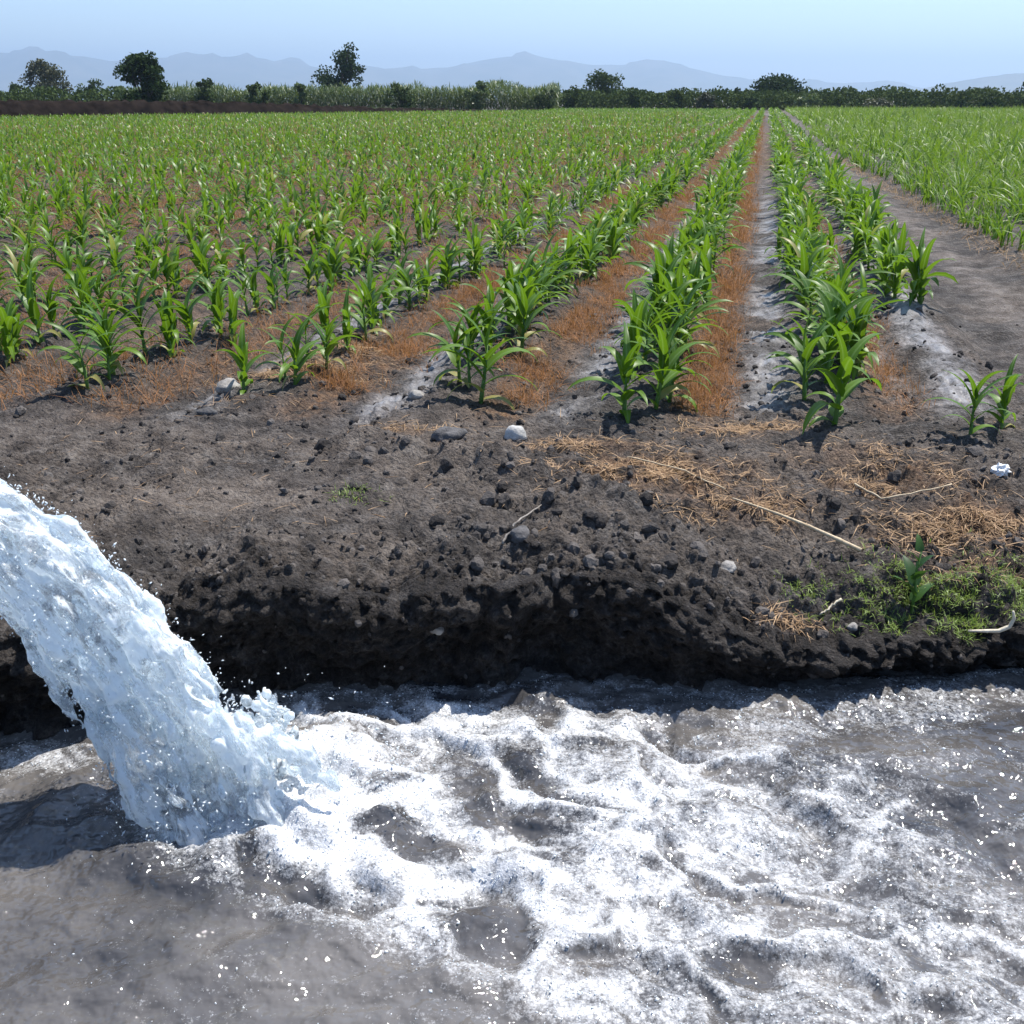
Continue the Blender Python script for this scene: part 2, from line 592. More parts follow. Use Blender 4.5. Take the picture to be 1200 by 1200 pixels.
M['shrub'] = leaf_mat('shrub_leaf', (0.020, 0.040, 0.012), (0.075, 0.105, 0.028), 0.15, 0.8, 0.08, scale=0.5)
M['tallcrop'] = leaf_mat('tall_crop_leaf', (0.030, 0.058, 0.018), (0.12, 0.165, 0.055), 0.3, 0.45, 0.35, scale=0.35)
M['bark'] = plain_mat('bark', (0.035, 0.028, 0.022), (0.09, 0.07, 0.055), 0.9, 6, 0.6, 20)
M['stone'] = plain_mat('grey_stone', (0.16, 0.15, 0.14), (0.36, 0.34, 0.32), 0.8, 18, 0.5, 70)
M['pale_stone'] = plain_mat('pale_stone', (0.24, 0.235, 0.225), (0.52, 0.51, 0.49), 0.75, 18, 0.4, 70)
M['dark_stone'] = plain_mat('dark_stone', (0.05, 0.048, 0.05), (0.13, 0.125, 0.125), 0.8, 18, 0.5, 70)
M['plastic'] = plain_mat('white_plastic', (0.70, 0.71, 0.72), (0.85, 0.85, 0.85), 0.35, 25, 0.2)
M['cane_stick'] = plain_mat('dry_cane', (0.34, 0.25, 0.15), (0.58, 0.47, 0.32), 0.6, 25, 0.3)
M['twig'] = plain_mat('grey_twig', (0.16, 0.14, 0.12), (0.32, 0.29, 0.26), 0.8, 25, 0.3)
M['husk'] = plain_mat('dry_husk', (0.42, 0.36, 0.26), (0.66, 0.60, 0.48), 0.6, 25, 0.3)
M['steel'] = plain_mat('rusty_steel', (0.13, 0.075, 0.045), (0.26, 0.22, 0.19), 0.55, 9, 0.3, 40, metal=0.6)
M['hill'] = plain_mat('hill_scrub', (0.055, 0.065, 0.04), (0.13, 0.12, 0.085), 0.95, 0.004, 0.2, 0.02)
M['berm'] = plain_mat('dark_turned_soil', (0.005, 0.004, 0.0035), (0.026, 0.020, 0.017), 1.0, 1.2, 0.8, 5, spec=0.0)

# ------------------------------------------------------------------ ground sheet
BERM_A, BERM_B = P(-400, 147), P(640, 132)

def berm_y(x):
    return BERM_A[1] + (BERM_B[1] - BERM_A[1]) * (x - BERM_A[0]) / (BERM_B[0] - BERM_A[0]) if x < BERM_B[0] else 400.0

WATER_Z = -0.50
ROW_STEP, ROW0 = 0.983, -0.53
TRACK_ROW = 1.14                     # last corn row before the dirt track
CROP_U = 2.38                        # edge of the crop right of the track

_e = np.array([P(px, py, WATER_Z)[:2] for px, py in
               [(-900, 905), (-300, 885), (-40, 873), (60, 866), (140, 846), (230, 822), (330, 812), (450, 812), (600, 806), (650, 793), (720, 800),
                (800, 809), (900, 807), (1000, 803), (1100, 796), (1200, 790), (1500, 790), (2200, 790)]])
_t = np.array([(-3.0, -0.12), (-1.4, -0.10), (-0.8, -0.10), (-0.3, -0.12), (0.1, -0.10), (0.5, -0.10), (0.68, -0.20), (0.85, -0.29), (1.1, -0.315), (1.7, -0.32), (3.0, -0.31)])

def edge_y(x):
    return np.interp(x, _e[:, 0], _e[:, 1]) + 0.03 * n2(x * 2.3, x * 0 + 4.2) + 0.02 * n2(x * 7.0, x * 0 + 9.2)

def top_z(x):
    return np.interp(x, _t[:, 0], _t[:, 1]) + 0.045 * n2(x * 3.1, x * 0 + 1.7)

def field_z(x, y):
    u, w = uw(x, y)
    s = sstep(5.0, 5.9, y)
    fur = 0.045 * np.cos(2 * math.pi * (u - ROW0) / ROW_STEP) * (1 - sstep(0.75, 0.95, u))
    fur = fur + 0.06 * np.exp(-((u - TRACK_ROW) / 0.16) ** 2) - 0.075 * sstep(1.38, 1.52, u) * (1 - sstep(2.2, 2.7, u))
    fur = fur + 0.02 * np.exp(-((u - 1.98) / 0.1) ** 2) * s
    return s * fur + 0.022 * fbm2(x * 1.7, y * 1.7, 3)

def ground_sheet():
    # columns
    xf = np.arange(-2.45, 2.9, 0.0108)
    g = [0.016]
    while sum(g) < 12:
        g.append(min(g[-1] * 1.14, 0.14))
    while sum(g) < 13500:
        g.append(g[-1] * 1.22)
    g = np.cumsum(g)
    X = np.concatenate([(xf[0] - g)[::-1], xf, xf[-1] + g])
    nc = len(X)
    ye, zt = edge_y(X), top_z(X)
    rows_y, rows_z, rows_k = [], [], []     # k: 0 plain, 1 face, 2 slope, 3 field
    for y in (-13500, -6000, -1500, -300, -80, -25, -8, -3, -1, -0.2, 0.35, 0.7, 0.95):
        rows_y.append(np.full(nc, float(y))); rows_z.append(np.zeros(nc)); rows_k.append(0)
    for y, z in ((1.1, -0.1), (1.16, -0.3), (1.2, -0.55), (1.3, -0.8), (1.7, -0.95), (2.4, -1.0)):
        rows_y.append(np.full(nc, y)); rows_z.append(np.full(nc, z)); rows_k.append(0)
    rows_y.append(ye - 0.35); rows_z.append(np.full(nc, -0.98)); rows_k.append(0)
    nf = 64
    for i in range(nf):
        t = i / (nf - 1)
        z = -0.72 + (zt + 0.72) * t
        over = -0.075 * math.exp(-((t - 0.88) / 0.17) ** 2) + 0.06 * math.exp(-((t - 0.45) / 0.22) ** 2)
        rows_y.append(ye + over + 0.05 * t * t); rows_z.append(z); rows_k.append(1)
    ns = 160
    y_end = 5.25
    for i in range(1, ns):
        t = i / (ns - 1)
        y = (ye + 0.05) + (y_end - ye - 0.05) * t
        fz = field_z(X, y)
        rows_y.append(y); rows_z.append(zt * (1 - t) ** 2.6 + fz * sstep(0.1, 0.6, t)); rows_k.append(2)
    ys, st = y_end, 0.016
    while ys < 13500:
        st = st * 1.018 if ys < 14 else st * (1.05 if ys < 60 else 1.25)
        ys += st
        y = np.full(nc, ys)
        rows_y.append(y); rows_z.append(field_z(X, y) * (1 if ys < 400 else 0)); rows_k.append(3)
    Y, Z, K = np.array(rows_y), np.array(rows_z), np.array(rows_k)
    XX = np.repeat(X[None], len(K), 0)
    # clods and crumbs as relief: faces push out towards the canal, flat ground goes up
    near = (K >= 1)
    m = near[:, None] & (np.abs(XX) < 20) & (Y < 16)
    x, y, z = XX[m], Y[m], Z[m]
    k = np.repeat(K[:, None], nc, 1)[m]
    a = fbm3(x * 4.2, y * 4.2, z * 4.2, 3)
    b = np.abs(fbm3(x * 11, y * 11, z * 11, 3, 0.55))
    c = fbm3(x * 30, y * 30, z * 30, 2, 0.6)
    e_ = 0.35 - np.abs(fbm3(x * 21 + 7, y * 21, z * 21, 3, 0.6))
    amp = np.where(k == 1, 1.05, np.where(k == 2, 1.0, 0.0))
    u, w = uw(x, y)
    tread = np.exp(-(((x + 0.95) / 0.85) ** 2 + ((y - 4.30) / 0.50) ** 2))       # trodden, smoother patch
    amp = np.where(k == 2, (1.0 - 0.62 * tread) * (1 - 0.55 * sstep(4.55, 5.2, y)), amp)
    amp = np.where(k == 3, 0.62 - 0.34 * sstep(7, 14, y), amp)
    amp = amp * (1 + 0.25 * sstep(1.3, 1.6, u) * (k == 3))
    d = amp * (0.044 * a + 0.046 * (b - 0.25) + 0.012 * c + 0.014 * e_)
    # a couple of heaps and hollows on the bank
    lip = [(430, 530), (480, 545), (530, 555), (580, 565), (630, 578), (680, 592), (730, 606), (780, 622), (820, 640)]
    for (px, py, h, r) in tuple((a_, b_, 0.080, 0.115) for a_, b_ in lip) + ((700, 610, 0.03, 0.24), (560, 560, 0.05, 0.25), (330, 640, 0.04, 0.22), (250, 700, -0.05, 0.15), (480, 625, -0.05, 0.09),
                           (790, 730, -0.07, 0.10), (860, 720, 0.03, 0.13), (1000, 590, 0.04, 0.2), (600, 650, -0.06, 0.14), (430, 700, 0.04, 0.13)):
        q = P(px, py, -0.06)
        d = d + h * np.exp(-((x - q[0]) ** 2 + (y - q[1]) ** 2) / (r * r) * 1.6) * (k >= 2)
    ff = (k == 1).astype(float)
    fs = (k == 2) * (1 - sstep(0.0, 0.55, y - np.interp(x, X, ye)))
    toward = ff * 1.0 + fs * 0.45
    dz = d * (1 - 0.75 * ff)
    dy = -1.5 * d * toward
    Z[m] = z + dz
    Y[m] = y + dy
    V = np.stack([XX, Y, Z], -1).reshape(-1, 3)
    # masks: r dead litter, g wet mud, b tan dry soil
    x, y = XX.ravel(), Y.ravel()
    u, w = uw(x, y)
    nz = fbm2(x * 1.3 + 5, y * 1.3, 4)
    nzf = fbm2(x * 6 + 5, y * 6, 3)
    ph = ((u - ROW0) / ROW_STEP) % 1.0
    fld = sstep(5.15, 5.6, y) * (u < 1.3)
    strip = np.exp(-((ph - 0.30) / 0.15) ** 2) + 0.8 * np.exp(-((ph - 0.62) / 0.2) ** 2) * sstep(14, 34, w)
    left = sstep(-2.9, -3.6, u)
    lit = fld * np.clip(strip * (1 - left) * 1.15 + left * (0.12 + 0.45 * strip) + 0.25 * nz, 0, 1) * (1 - 0.55 * left * (1 - sstep(6, 8, y)))
    mudp = np.exp(-((ph - 0.66) / 0.15) ** 2)
    mudp = mudp * (1 - 0.85 * sstep(12, 30, w)) * sstep(-0.40, -0.10, fbm2(x * 1.5 + 31, y * 1.2, 3) + 0.10)
    wet = fld * mudp * np.where(u < -2.9, 0.12, 1.0) * np.clip(0.85 + 0.7 * nz, 0, 1)
    wet = np.maximum(wet, sstep(5.0, 5.5, y) * np.exp(-((u - 0.80) / 0.10) ** 2) * np.clip(0.35 + nz, 0, 1))
    tan = np.clip(0.34 + 0.6 * nz + 0.35 * nzf, 0, 1) * (1 - 0.85 * fld)
    for (px, py, rx, ry, s) in STRAW:
        q = P(px, py, -0.03)
        e = np.exp(-(((x - q[0]) / rx) ** 2 + ((y - q[1]) / ry) ** 2))
        lit = np.maximum(lit, s * np.clip(e * 1.4 + 0.5 * nzf * (e > 0.1), 0, 1))
    for (px, py, rx, ry, s) in ((230, 590, 0.75, 0.30, 1.0), (420, 640, 0.3, 0.2, 0.8), (30, 520, 0.5, 0.3, 0.6), (850, 640, 0.5, 0.3, 0.45), (330, 650, .35, .2, .8)):
        q = P(px, py, -0.05)
        tan = np.maximum(tan, s * np.clip(np.exp(-(((x - q[0]) / rx) ** 2 + ((y - q[1]) / ry) ** 2)) * 1.3 + 0.3 * nzf - 0.1, 0, 1))
    trk = sstep(1.6, 1.75, u) * (1 - sstep(2.2, 2.45, u)) * sstep(5, 6, y)
    tan = np.maximum(tan, trk * np.clip(0.05 + 0.7 * nz + 0.8 * np.exp(-((u - 1.98 - 0.08 * nz) / 0.16) ** 2), 0, 1))
    wet = np.maximum(wet, trk * 0.3 * np.exp(-((u - 1.98 - 0.08 * nz) / 0.13) ** 2) * np.clip(0.4 + 1.2 * nzf, 0, 1))
    # moist band by the waterline; also paints in the cut face's shade
    tan = tan * sstep(-0.26, -0.14, V[:, 2])
    far = sstep(60, 200, y)
    lit = lit * (1 - far)
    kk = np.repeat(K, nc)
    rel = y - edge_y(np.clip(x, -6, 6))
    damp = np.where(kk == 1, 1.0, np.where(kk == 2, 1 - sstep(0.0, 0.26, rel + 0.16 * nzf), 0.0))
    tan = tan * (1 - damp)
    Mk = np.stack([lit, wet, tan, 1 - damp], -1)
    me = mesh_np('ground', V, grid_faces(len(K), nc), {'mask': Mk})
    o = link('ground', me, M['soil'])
    tag(o, 'dark tilled soil of the field and the rough canal bank', 'ground', kind='structure')
    return V, K, nc, Mk

STRAW = [(770, 560, 0.36, 0.20, 1.0), (870, 585, 0.26, 0.10, 0.9), (690, 530, 0.25, 0.10, 0.8), (1060, 560, 0.30, 0.12, 0.9), (1150, 590, 0.30, 0.12, 1.0),
         (1165, 620, 0.22, 0.07, 0.9), (935, 655, 0.11, 0.06, 0.9), (1080, 600, 0.2, 0.1, 0.6), (340, 445, 0.35, 0.2, 0.9), (870, 510, 0.3, 0.15, 0.7), (400, 420, 0.3, 0.25, 0.9),
         (1000, 540, .25, .12, .5), (480, 512, .2, .06, .5), (300, 482, .2, .05, .5)]
GV, GK, GNC, GM = ground_sheet()

from mathutils.bvhtree import BVHTree
_gm = bpy.data.objects['ground']
_sel = (np.abs(GV[:, 0]) < 16) & (GV[:, 1] > 2.9) & (GV[:, 1] < 24)

class HeightMap:
    """Nearest sheet height for placing things on the soil."""
    def __init__(self):
        self.tree = BVHTree.FromObject(_gm, bpy.context.evaluated_depsgraph_get())
    def z(self, x, y):
        h = self.tree.ray_cast(Vector((x, y, 5)), Vector((0, 0, -1)))
        return h[0].z if h[0] is not None else 0.0
HM = HeightMap()

def on_ground(px, py, z0=0.0):
    """Where the view ray through a pixel of the photograph meets the soil."""
    h = HM.tree.ray_cast(Vector((0, 0, CAM_H)), Vector(ray(px, py)).normalized())
    return np.array(h[0]) if h[0] is not None else P(px, py, z0)

# ------------------------------------------------------------------ canal water
LAND = P(255, 945, WATER_Z)

def foam_env(x, y):
    px, py = proj(x, y, np.full_like(x, WATER_Z))
    top = np.interp(px, [-200, 100, 200, 300, 420, 640, 760, 900, 1050, 1200, 1500], [905, 905, 880, 812, 800, 792, 815, 850, 900, 950, 1000])
    bot = np.interp(px, [-100, 130, 200, 320, 430, 520, 620, 760, 1200], [890, 950, 1015, 1075, 1120, 1165, 1215, 1330, 1500])
    e = sstep(-25, 45, py - top) * sstep(-30, 70, bot - py)
    e = e * sstep(120, 210, px)
    right = 1 - 0.24 * sstep(600, 1150, px)
    low = 1 - 0.2 * sstep(1080, 1220, py)
    core = np.exp(-(((px - 285) / 180) ** 2 + ((py - 942) / 88) ** 2))
    return e * right * low, core, px, py

def water_sheet():
    X = np.concatenate([[-3000, -300, -40, -12, -6, -4.2], np.arange(-2.9, 3.5, 0.0112), [4.6, 6, 12, 40, 300, 3000]])
    Y = np.concatenate([[1.0, 1.08], np.arange(1.15, 4.1, 0.0112)])
    XX, YY = np.meshgrid(X, Y)
    x, y = XX.ravel(), YY.ravel()
    env, core, px, py = foam_env(x, y)
    dx, dy = x - LAND[0], y - LAND[1]
    r = np.hypot(dx, dy)
    wx = x + 0.10 * fbm2(x * 3 + 3, y * 3, 3)
    wy = y + 0.10 * fbm2(x * 3 + 30, y * 3 + 8, 3)
    n_big = fbm2(wx * 2.4, wy * 3.4 + 11, 3)
    fa, fc = wx * 0.84 - wy * 0.54, wx * 0.54 + wy * 0.84          # along and across the outflow
    ridge = 1 - np.abs(fbm2(fa * 1.9 + 40, fc * 3.6, 2)) * 2.6
    ridge2 = 1 - np.abs(fbm2(fa * 5.5 + 4, fc * 10.5, 3)) * 2.2
    fine = fbm2(wx * 20, wy * 24, 3, 0.6)
    f = env * (0.43 + 0.54 * np.clip(ridge, -1, 1) + 0.20 * np.clip(ridge2, -1, 1) + 0.14 * fine) + core * 0.8
    # loose foam flecks, also painting sparkle onto the calmer water
    drift_glint = np.clip(0.27 + 0.40 * fbm2(wx * 1.6 + 9, wy * 2.2, 3), 0, 0.65)
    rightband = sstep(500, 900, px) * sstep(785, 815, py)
    f = np.maximum(f, drift_glint * (0.45 + 0.75 * rightband) + 0.10 * fine)
    lowband = sstep(430, 760, px) * sstep(960, 1080, py)
    f = np.maximum(f, lowband * (0.42 + 0.30 * np.clip(ridge2, -1, 1) + 0.1 * fine))
    leftband = np.exp(-(((px - 60) / 130) ** 2 + ((py - 890) / 28) ** 2))
    f = np.maximum(f, leftband * (0.5 + 0.4 * ridge2))
    near_edge = np.exp(-((edge_y(x) - y) / 0.05) ** 2)
    f = np.maximum(f, near_edge * (0.30 + 0.35 * ridge2) * sstep(300, 400, px))
    soft = fbm2(fa * 2.2, fc * 3.8 + 11, 2)
    z = WATER_Z + env * (0.046 * soft + 0.016 * sstep(-0.4, 1, ridge) + 0.010 * sstep(-0.4, 1, ridge2) + 0.014 * fbm2(wx * 8, wy * 10, 2))
    z = z + core * (0.075 + 0.07 * fbm2(x * 7, y * 7, 2))
    z = z + 0.020 * fbm2(x * 2.6 + 50, y * 4.4, 2) + 0.008 * fbm2(x * 9, y * 13 + 5, 2, 0.5)
    z = z - 0.02 * env
    far = sstep(3.8, 5.5, np.abs(x))
    z = z * (1 - far) + WATER_Z * far
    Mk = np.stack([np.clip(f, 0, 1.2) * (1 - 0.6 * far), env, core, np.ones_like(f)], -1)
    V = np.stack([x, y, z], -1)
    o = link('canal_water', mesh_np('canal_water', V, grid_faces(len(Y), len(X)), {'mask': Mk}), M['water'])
    tag(o, 'muddy churning canal water covered with white foam', 'water', kind='structure')
    # froth on the surface: small bubbles, and white flecks standing in for glints
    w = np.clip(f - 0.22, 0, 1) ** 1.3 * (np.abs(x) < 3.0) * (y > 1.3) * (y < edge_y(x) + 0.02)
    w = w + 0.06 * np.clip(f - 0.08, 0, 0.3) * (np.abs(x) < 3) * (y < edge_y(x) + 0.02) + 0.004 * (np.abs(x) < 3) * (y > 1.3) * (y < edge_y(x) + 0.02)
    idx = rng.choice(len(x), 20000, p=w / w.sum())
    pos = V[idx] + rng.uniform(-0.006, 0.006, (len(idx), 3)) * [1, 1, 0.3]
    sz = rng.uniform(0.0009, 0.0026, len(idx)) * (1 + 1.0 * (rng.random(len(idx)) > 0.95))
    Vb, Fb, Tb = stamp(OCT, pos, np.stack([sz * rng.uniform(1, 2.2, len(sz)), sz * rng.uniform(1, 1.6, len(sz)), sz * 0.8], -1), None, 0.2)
    b = link('foam_glint_flecks', mesh_np('foam_glint_flecks', Vb, Fb, {'tint': Tb}), M['drop'])
    tag(b, 'white froth flecks, bubbles and stand-in glints on the canal water', 'foam', kind='stuff')

water_sheet()

# ------------------------------------------------------------------ the jet
def build_jet():
    yj = 2.95
    pts = [AT(px, py, y) for px, py, y in ((-190, 548, 3.00), (-90, 573, 2.98), (0, 626, 2.96), (70, 692, 2.92), (140, 780, 2.88), (200, 870, 2.83), (245, 950, 2.78), (270, 1010, 2.74))]
    pts = np.array(pts)
    s0 = np.concatenate([[0], np.cumsum(np.linalg.norm(np.diff(pts, axis=0), axis=1))])
    ss = np.linspace(0, s0[-1], 160)
    coef = [np.polyfit(s0, pts[:, i], 3) for i in range(3)]
    path = np.stack([np.polyval(c, ss) for c in coef], -1)
    tan = np.gradient(path, axis=0)
    tan /= np.linalg.norm(tan, axis=1)[:, None]
    nrm = np.cross(tan, np.array([0, 1.0, 0]))
    nrm /= np.linalg.norm(nrm, axis=1)[:, None]
    bi = np.cross(nrm, tan)
    parts = []
    # ropes of water that run along the stream, fraying towards the canal
    for _ in range(160):
        t0 = rng.uniform(-0.25, 0.92)
        ln = rng.uniform(0.18, 0.6)
        tt = np.clip(np.linspace(t0, t0 + ln, 16), 0, 1)
        tt = np.unique(tt)
        if len(tt) < 5:
            continue
        ii = (tt * 159).astype(int)
        rad = 0.108 + 0.050 * tt
        th0, rr0 = rng.uniform(0, 2 * math.pi), math.sqrt(rng.random()) * (1.02 + 0.10 * rng.normal() * tt.mean())
        th = th0 + rng.normal() * 0.5 * (tt - t0)
        wob = 0.012 * np.cumsum(rng.normal(size=len(tt))) * (0.3 + tt)
        a, b = rad * rr0 * np.cos(th) + wob, rad * rr0 * np.sin(th) * 0.85
        a = np.where(a > 0, a * (1 + 0.45 * tt ** 2), a)
        pth = path[ii] + nrm[ii] * a[:, None] + bi[ii] * b[:, None]
        q = np.linspace(0, 1, len(tt))
        rr = rng.uniform(0.014, 0.038) * np.clip(np.sin(math.pi * (0.06 + 0.9 * q)), 0.1, 1) ** 0.6 * (1 + 0.25 * rng.normal(size=len(tt)) * tt)
        v, f = tube(pth, np.clip(rr, 0.004, 0.06), 8)
        tint = np.ones((len(v), 4))
        parts.append((v, f[0], tint))
        parts.append((v, f[1], tint))
    n = 620
    t = rng.random(n) ** 0.6
    i = (t * 159).astype(int)
    rad = 0.108 + 0.050 * t
    th = rng.uniform(0, 2 * math.pi, n)
    rr = np.sqrt(rng.random(n)) * rad * (1.0 + 0.24 * rng.normal(size=n) * t)
    aa = rr * np.cos(th)
    aa = np.where(aa > 0, aa * (1 + 0.5 * t ** 2), aa)
    pos = path[i] + nrm[i] * aa[:, None] + bi[i] * (rr * np.sin(th) * 0.85)[:, None]
    sz = rng.uniform(0.010, 0.032, n) * (1.2 - 0.5 * t)
    rot = np.stack([tan[i], bi[i], nrm[i]], -1) + rng.normal(size=(n, 3, 3)) * 0.12
    sc = np.stack([sz * rng.uniform(1.6, 4.5, n), sz, sz * rng.uniform(0.5, 1.0, n)], -1)
    parts.append(stamp(ICO2, pos, sc, rot))
    # splash thrown up behind the landing point
    n = 300
    q = np.array([AT(px, py, y) for px, py, y in ((305, 838, 2.95), (325, 862, 2.92), (270, 870, 2.9), (330, 890, 2.85), (290, 930, 2.8), (230, 960, 2.75), (200, 945, 2.78), (262, 830, 2.95))])
    k = rng.integers(0, len(q), n)
    pos = q[k] + rng.normal(size=(n, 3)) * [0.035, 0.055, 0.03]
    pos[:, 2] = np.maximum(pos[:, 2], WATER_Z - 0.03)
    sz = rng.uniform(0.004, 0.011, n)
    parts.append(stamp(ICO2, pos, np.stack([sz * rng.uniform(1.0, 4.0, n), sz, sz * rng.uniform(0.7, 1.4, n)], -1), None, 0.1))
    V, F, T = join_arrays(parts)
    tmp = bpy.data.objects.new('tmp', mesh_np('tmp', V, F))
    col.objects.link(tmp)
    md = tmp.modifiers.new('r', 'REMESH')
    md.mode = 'VOXEL'
    md.voxel_size = 0.0075
    dg = bpy.context.evaluated_depsgraph_get()
    em = tmp.evaluated_get(dg).to_mesh()
    nv = len(em.vertices)
    V = np.zeros(nv * 3, np.float32)
    em.vertices.foreach_get('co', V)
    V = V.reshape(-1, 3).astype(float)
    nl = np.zeros(nv * 3, np.float32)
    em.vertices.foreach_get('normal', nl)
    nl = nl.reshape(-1, 3)
    F = np.array([p.vertices[:] for p in em.polygons if len(p.vertices) == 4])
    tmp.evaluated_get(dg).to_mesh_clear()
    bpy.data.objects.remove(tmp)
    # coordinates along and across the stream
    d2 = ((V[:, None, ::2] - path[None, ::4, ::2]) ** 2).sum(-1)
    j = d2.argmin(1) * 4
    rel = V - path[j]
    along = ss[j] + (rel * tan[j]).sum(1)
    ac, ab = (rel * nrm[j]).sum(1), (rel * bi[j]).sum(1)
    d = 0.019 * fbm3(along * 7, ac * 11, ab * 11 + 5, 2) + 0.014 * fbm3(along * 5, ac * 20, ab * 20, 3, 0.55) + 0.009 * fbm3(along * 12, ac * 24, ab * 24, 2) + 0.004 * fbm3(V[:, 0] * 50, V[:, 1] * 50, V[:, 2] * 50, 2)
    V = V + nl * d[:, None]
    Mk = np.stack([along, ac, ab, np.ones(nv)], -1)
    o = link('water_jet', mesh_np('water_jet', V, F, {'mask': Mk}), M['jet'])
    tag(o, 'thick white water jet gushing down into the canal at left', 'water jet')
    # loose drops around the stream and the splash
    n = 3400
    t = rng.random(n)
    i = (t * 159).astype(int)
    th = rng.uniform(0, 2 * math.pi, n)
    rr = (0.125 + 0.055 * t) * (0.98 + 0.20 * rng.exponential(0.5, n) * (0.3 + t))
    aa = rr * np.cos(th)
    aa = np.where(aa > 0, aa * (1 + 0.5 * t ** 2), aa)
    pos = path[i] + nrm[i] * aa[:, None] + bi[i] * (rr * np.sin(th))[:, None]
    n2_ = 2600
    sp = LAND + rng.normal(size=(n2_, 3)) * [0.19, 0.13, 0.0] + [0.17, 0.08, 0]
    sp[:, 2] = WATER_Z + rng.exponential(0.055, n2_)
    pos = np.concatenate([pos, sp])
    pos = pos[(pos[:, 2] > WATER_Z) & (pos[:, 2] < 0.6)]
    sz = rng.uniform(0.0009, 0.0034, len(pos))
    Vd, Fd, Td = stamp(OCT, pos, np.stack([sz, sz, sz * rng.uniform(1, 3.2, len(sz))], -1), None, 0.15)
    dr = link('droplets', mesh_np('droplets', Vd, Fd, {'tint': Td}), M['drop'], o)
    dr['kind'] = 'stuff'
    return o, path, tan

JET, JPATH, JTAN = build_jet()

def discharge_pipe():
    # steel pipe that feeds the jet, rising from the bank just left of the picture
    p0, d0 = JPATH[0], JTAN[0]
    ctl = np.array([p0 + d0 * 0.06, p0 - d0 * 0.35, p0 - d0 * 0.7 + [0, 0.10, 0], p0 - d0 * 1.0 + [0, 0.35, -0.05], p0 - d0 * 1.1 + [0, 0.62, -0.22], p0 - d0 * 1.12 + [0, 0.75, -0.55], p0 - d0 * 1.12 + [0, 0.78, -1.1]])
    t = np.linspace(0, 1, len(ctl))
    co = [np.polyfit(t, ctl[:, i], 4) for i in range(3)]
    tt = np.linspace(0, 1, 26)
    path = np.stack([np.polyval(c, tt) for c in co], -1) - p0
    root = link('discharge_pipe', None)
    root.location = p0
    tag(root, 'rusty steel discharge pipe feeding the water jet from the bank', 'pipe')
    V, F = tube(path, 0.165, 24, cap=False)
    link('pipe_wall', mesh_np('pipe_wall', V, F), M['steel'], root)
    ax = path[1] - path[0]
    ax /= np.linalg.norm(ax)
    fp = np.array([path[0] + ax * o for o in (0.02, 0.021, 0.055, 0.056)])
    V, F = tube(fp, [0.166, 0.215, 0.215, 0.166], 24, cap=False)
    link('flange', mesh_np('flange', V, F), M['steel'], root)

discharge_pipe()

# ------------------------------------------------------------------ clods and stones
def vertex_pick(mask, n):
    idx = np.nonzero(mask)[0]
    return GV[rng.choice(idx, n)]

_px, _py = proj(GV[:, 0], GV[:, 1], GV[:, 2])
_k = np.repeat(GK, GNC)
_ing = (_px > -150) & (_px < 1350) & (_py < 1000)
face = (_k == 1) & (GV[:, 2] > WATER_Z - 0.04) & _ing
slope = (_k == 2) & _ing
lumpy = slope & (fbm2(GV[:, 0] * 2.1 + 3, GV[:, 1] * 2.6, 3) > 0.02)
edge_band = slope & (GV[:, 1] - edge_y(GV[:, 0]) < 0.45)
fieldf = (_k == 3) & _ing & (GV[:, 1] < 8.5)
pos = np.concatenate([vertex_pick(face, 150), vertex_pick(edge_band, 500), vertex_pick(lumpy, 800), vertex_pick(slope, 500), vertex_pick(fieldf, 1000)])
sz = rng.uniform(0.004, 0.013, len(pos)) * (1 + 1.4 * rng.random(len(pos)) ** 5)
pa = stamp(ICO1, pos, np.stack([sz, sz * rng.uniform(0.7, 1.1, len(sz)), sz * rng.uniform(0.5, 0.9, len(sz))], -1), None, 0.22)
pos = np.concatenate([vertex_pick(edge_band, 40), vertex_pick(lumpy, 90), vertex_pick(fieldf, 160)])
sz = rng.uniform(0.014, 0.034, len(pos)) * (0.7 + 0.5 * rng.random(len(pos)))
pb_ = stamp(ICO2, pos, np.stack([sz, sz * rng.uniform(0.7, 1.1, len(sz)), sz * rng.uniform(0.45, 0.8, len(sz))], -1), None, 0.2)
_lip = [(430, 540), (530, 565), (630, 588), (730, 616), (820, 650), (600, 640), (700, 660)]
pos = np.concatenate([np.array([on_ground(a_ + rng.normal() * 45, b_ + rng.normal() * 16) for _ in range(5)]) for a_, b_ in _lip])
sz = rng.uniform(0.014, 0.042, len(pos))
pc = stamp(ICO2, pos, np.stack([sz, sz * rng.uniform(0.7, 1.1, len(sz)), sz * rng.uniform(0.5, 0.9, len(sz))], -1), None, 0.22)
V, F, T = join_arrays([pa, pb_, pc])
tag(link('soil_clods', mesh_np('soil_clods', V, F, {'tint': T}, smooth=False), M['clod']),
    'loose crumbs and clods of dark earth scattered over the bank', 'soil clods', kind='stuff')

def rock(name, px, py, w, h, mat, label, cat='stone', seed=0, sq=0.7):
    q = on_ground(px, py)
    V0, F0 = ICO3
    n = fbm3(V0[:, 0] * 1.3 + seed, V0[:, 1] * 1.3, V0[:, 2] * 1.3 + seed, 3)
    V = V0 * (1 + 0.30 * n)[:, None] * np.array([w / 2, w / 2 * 0.8, h / 2])
    V[:, 2] = np.where(V[:, 2] < -h * 0.25, -h * 0.25, V[:, 2])
    o = link(name, mesh_np(name, V, F0), mat)
    o.location = (q[0], q[1], q[2] + h * 0.2)
    o.rotation_euler = (0, 0, seed * 1.7)
    tag(o, label, cat)
    return o

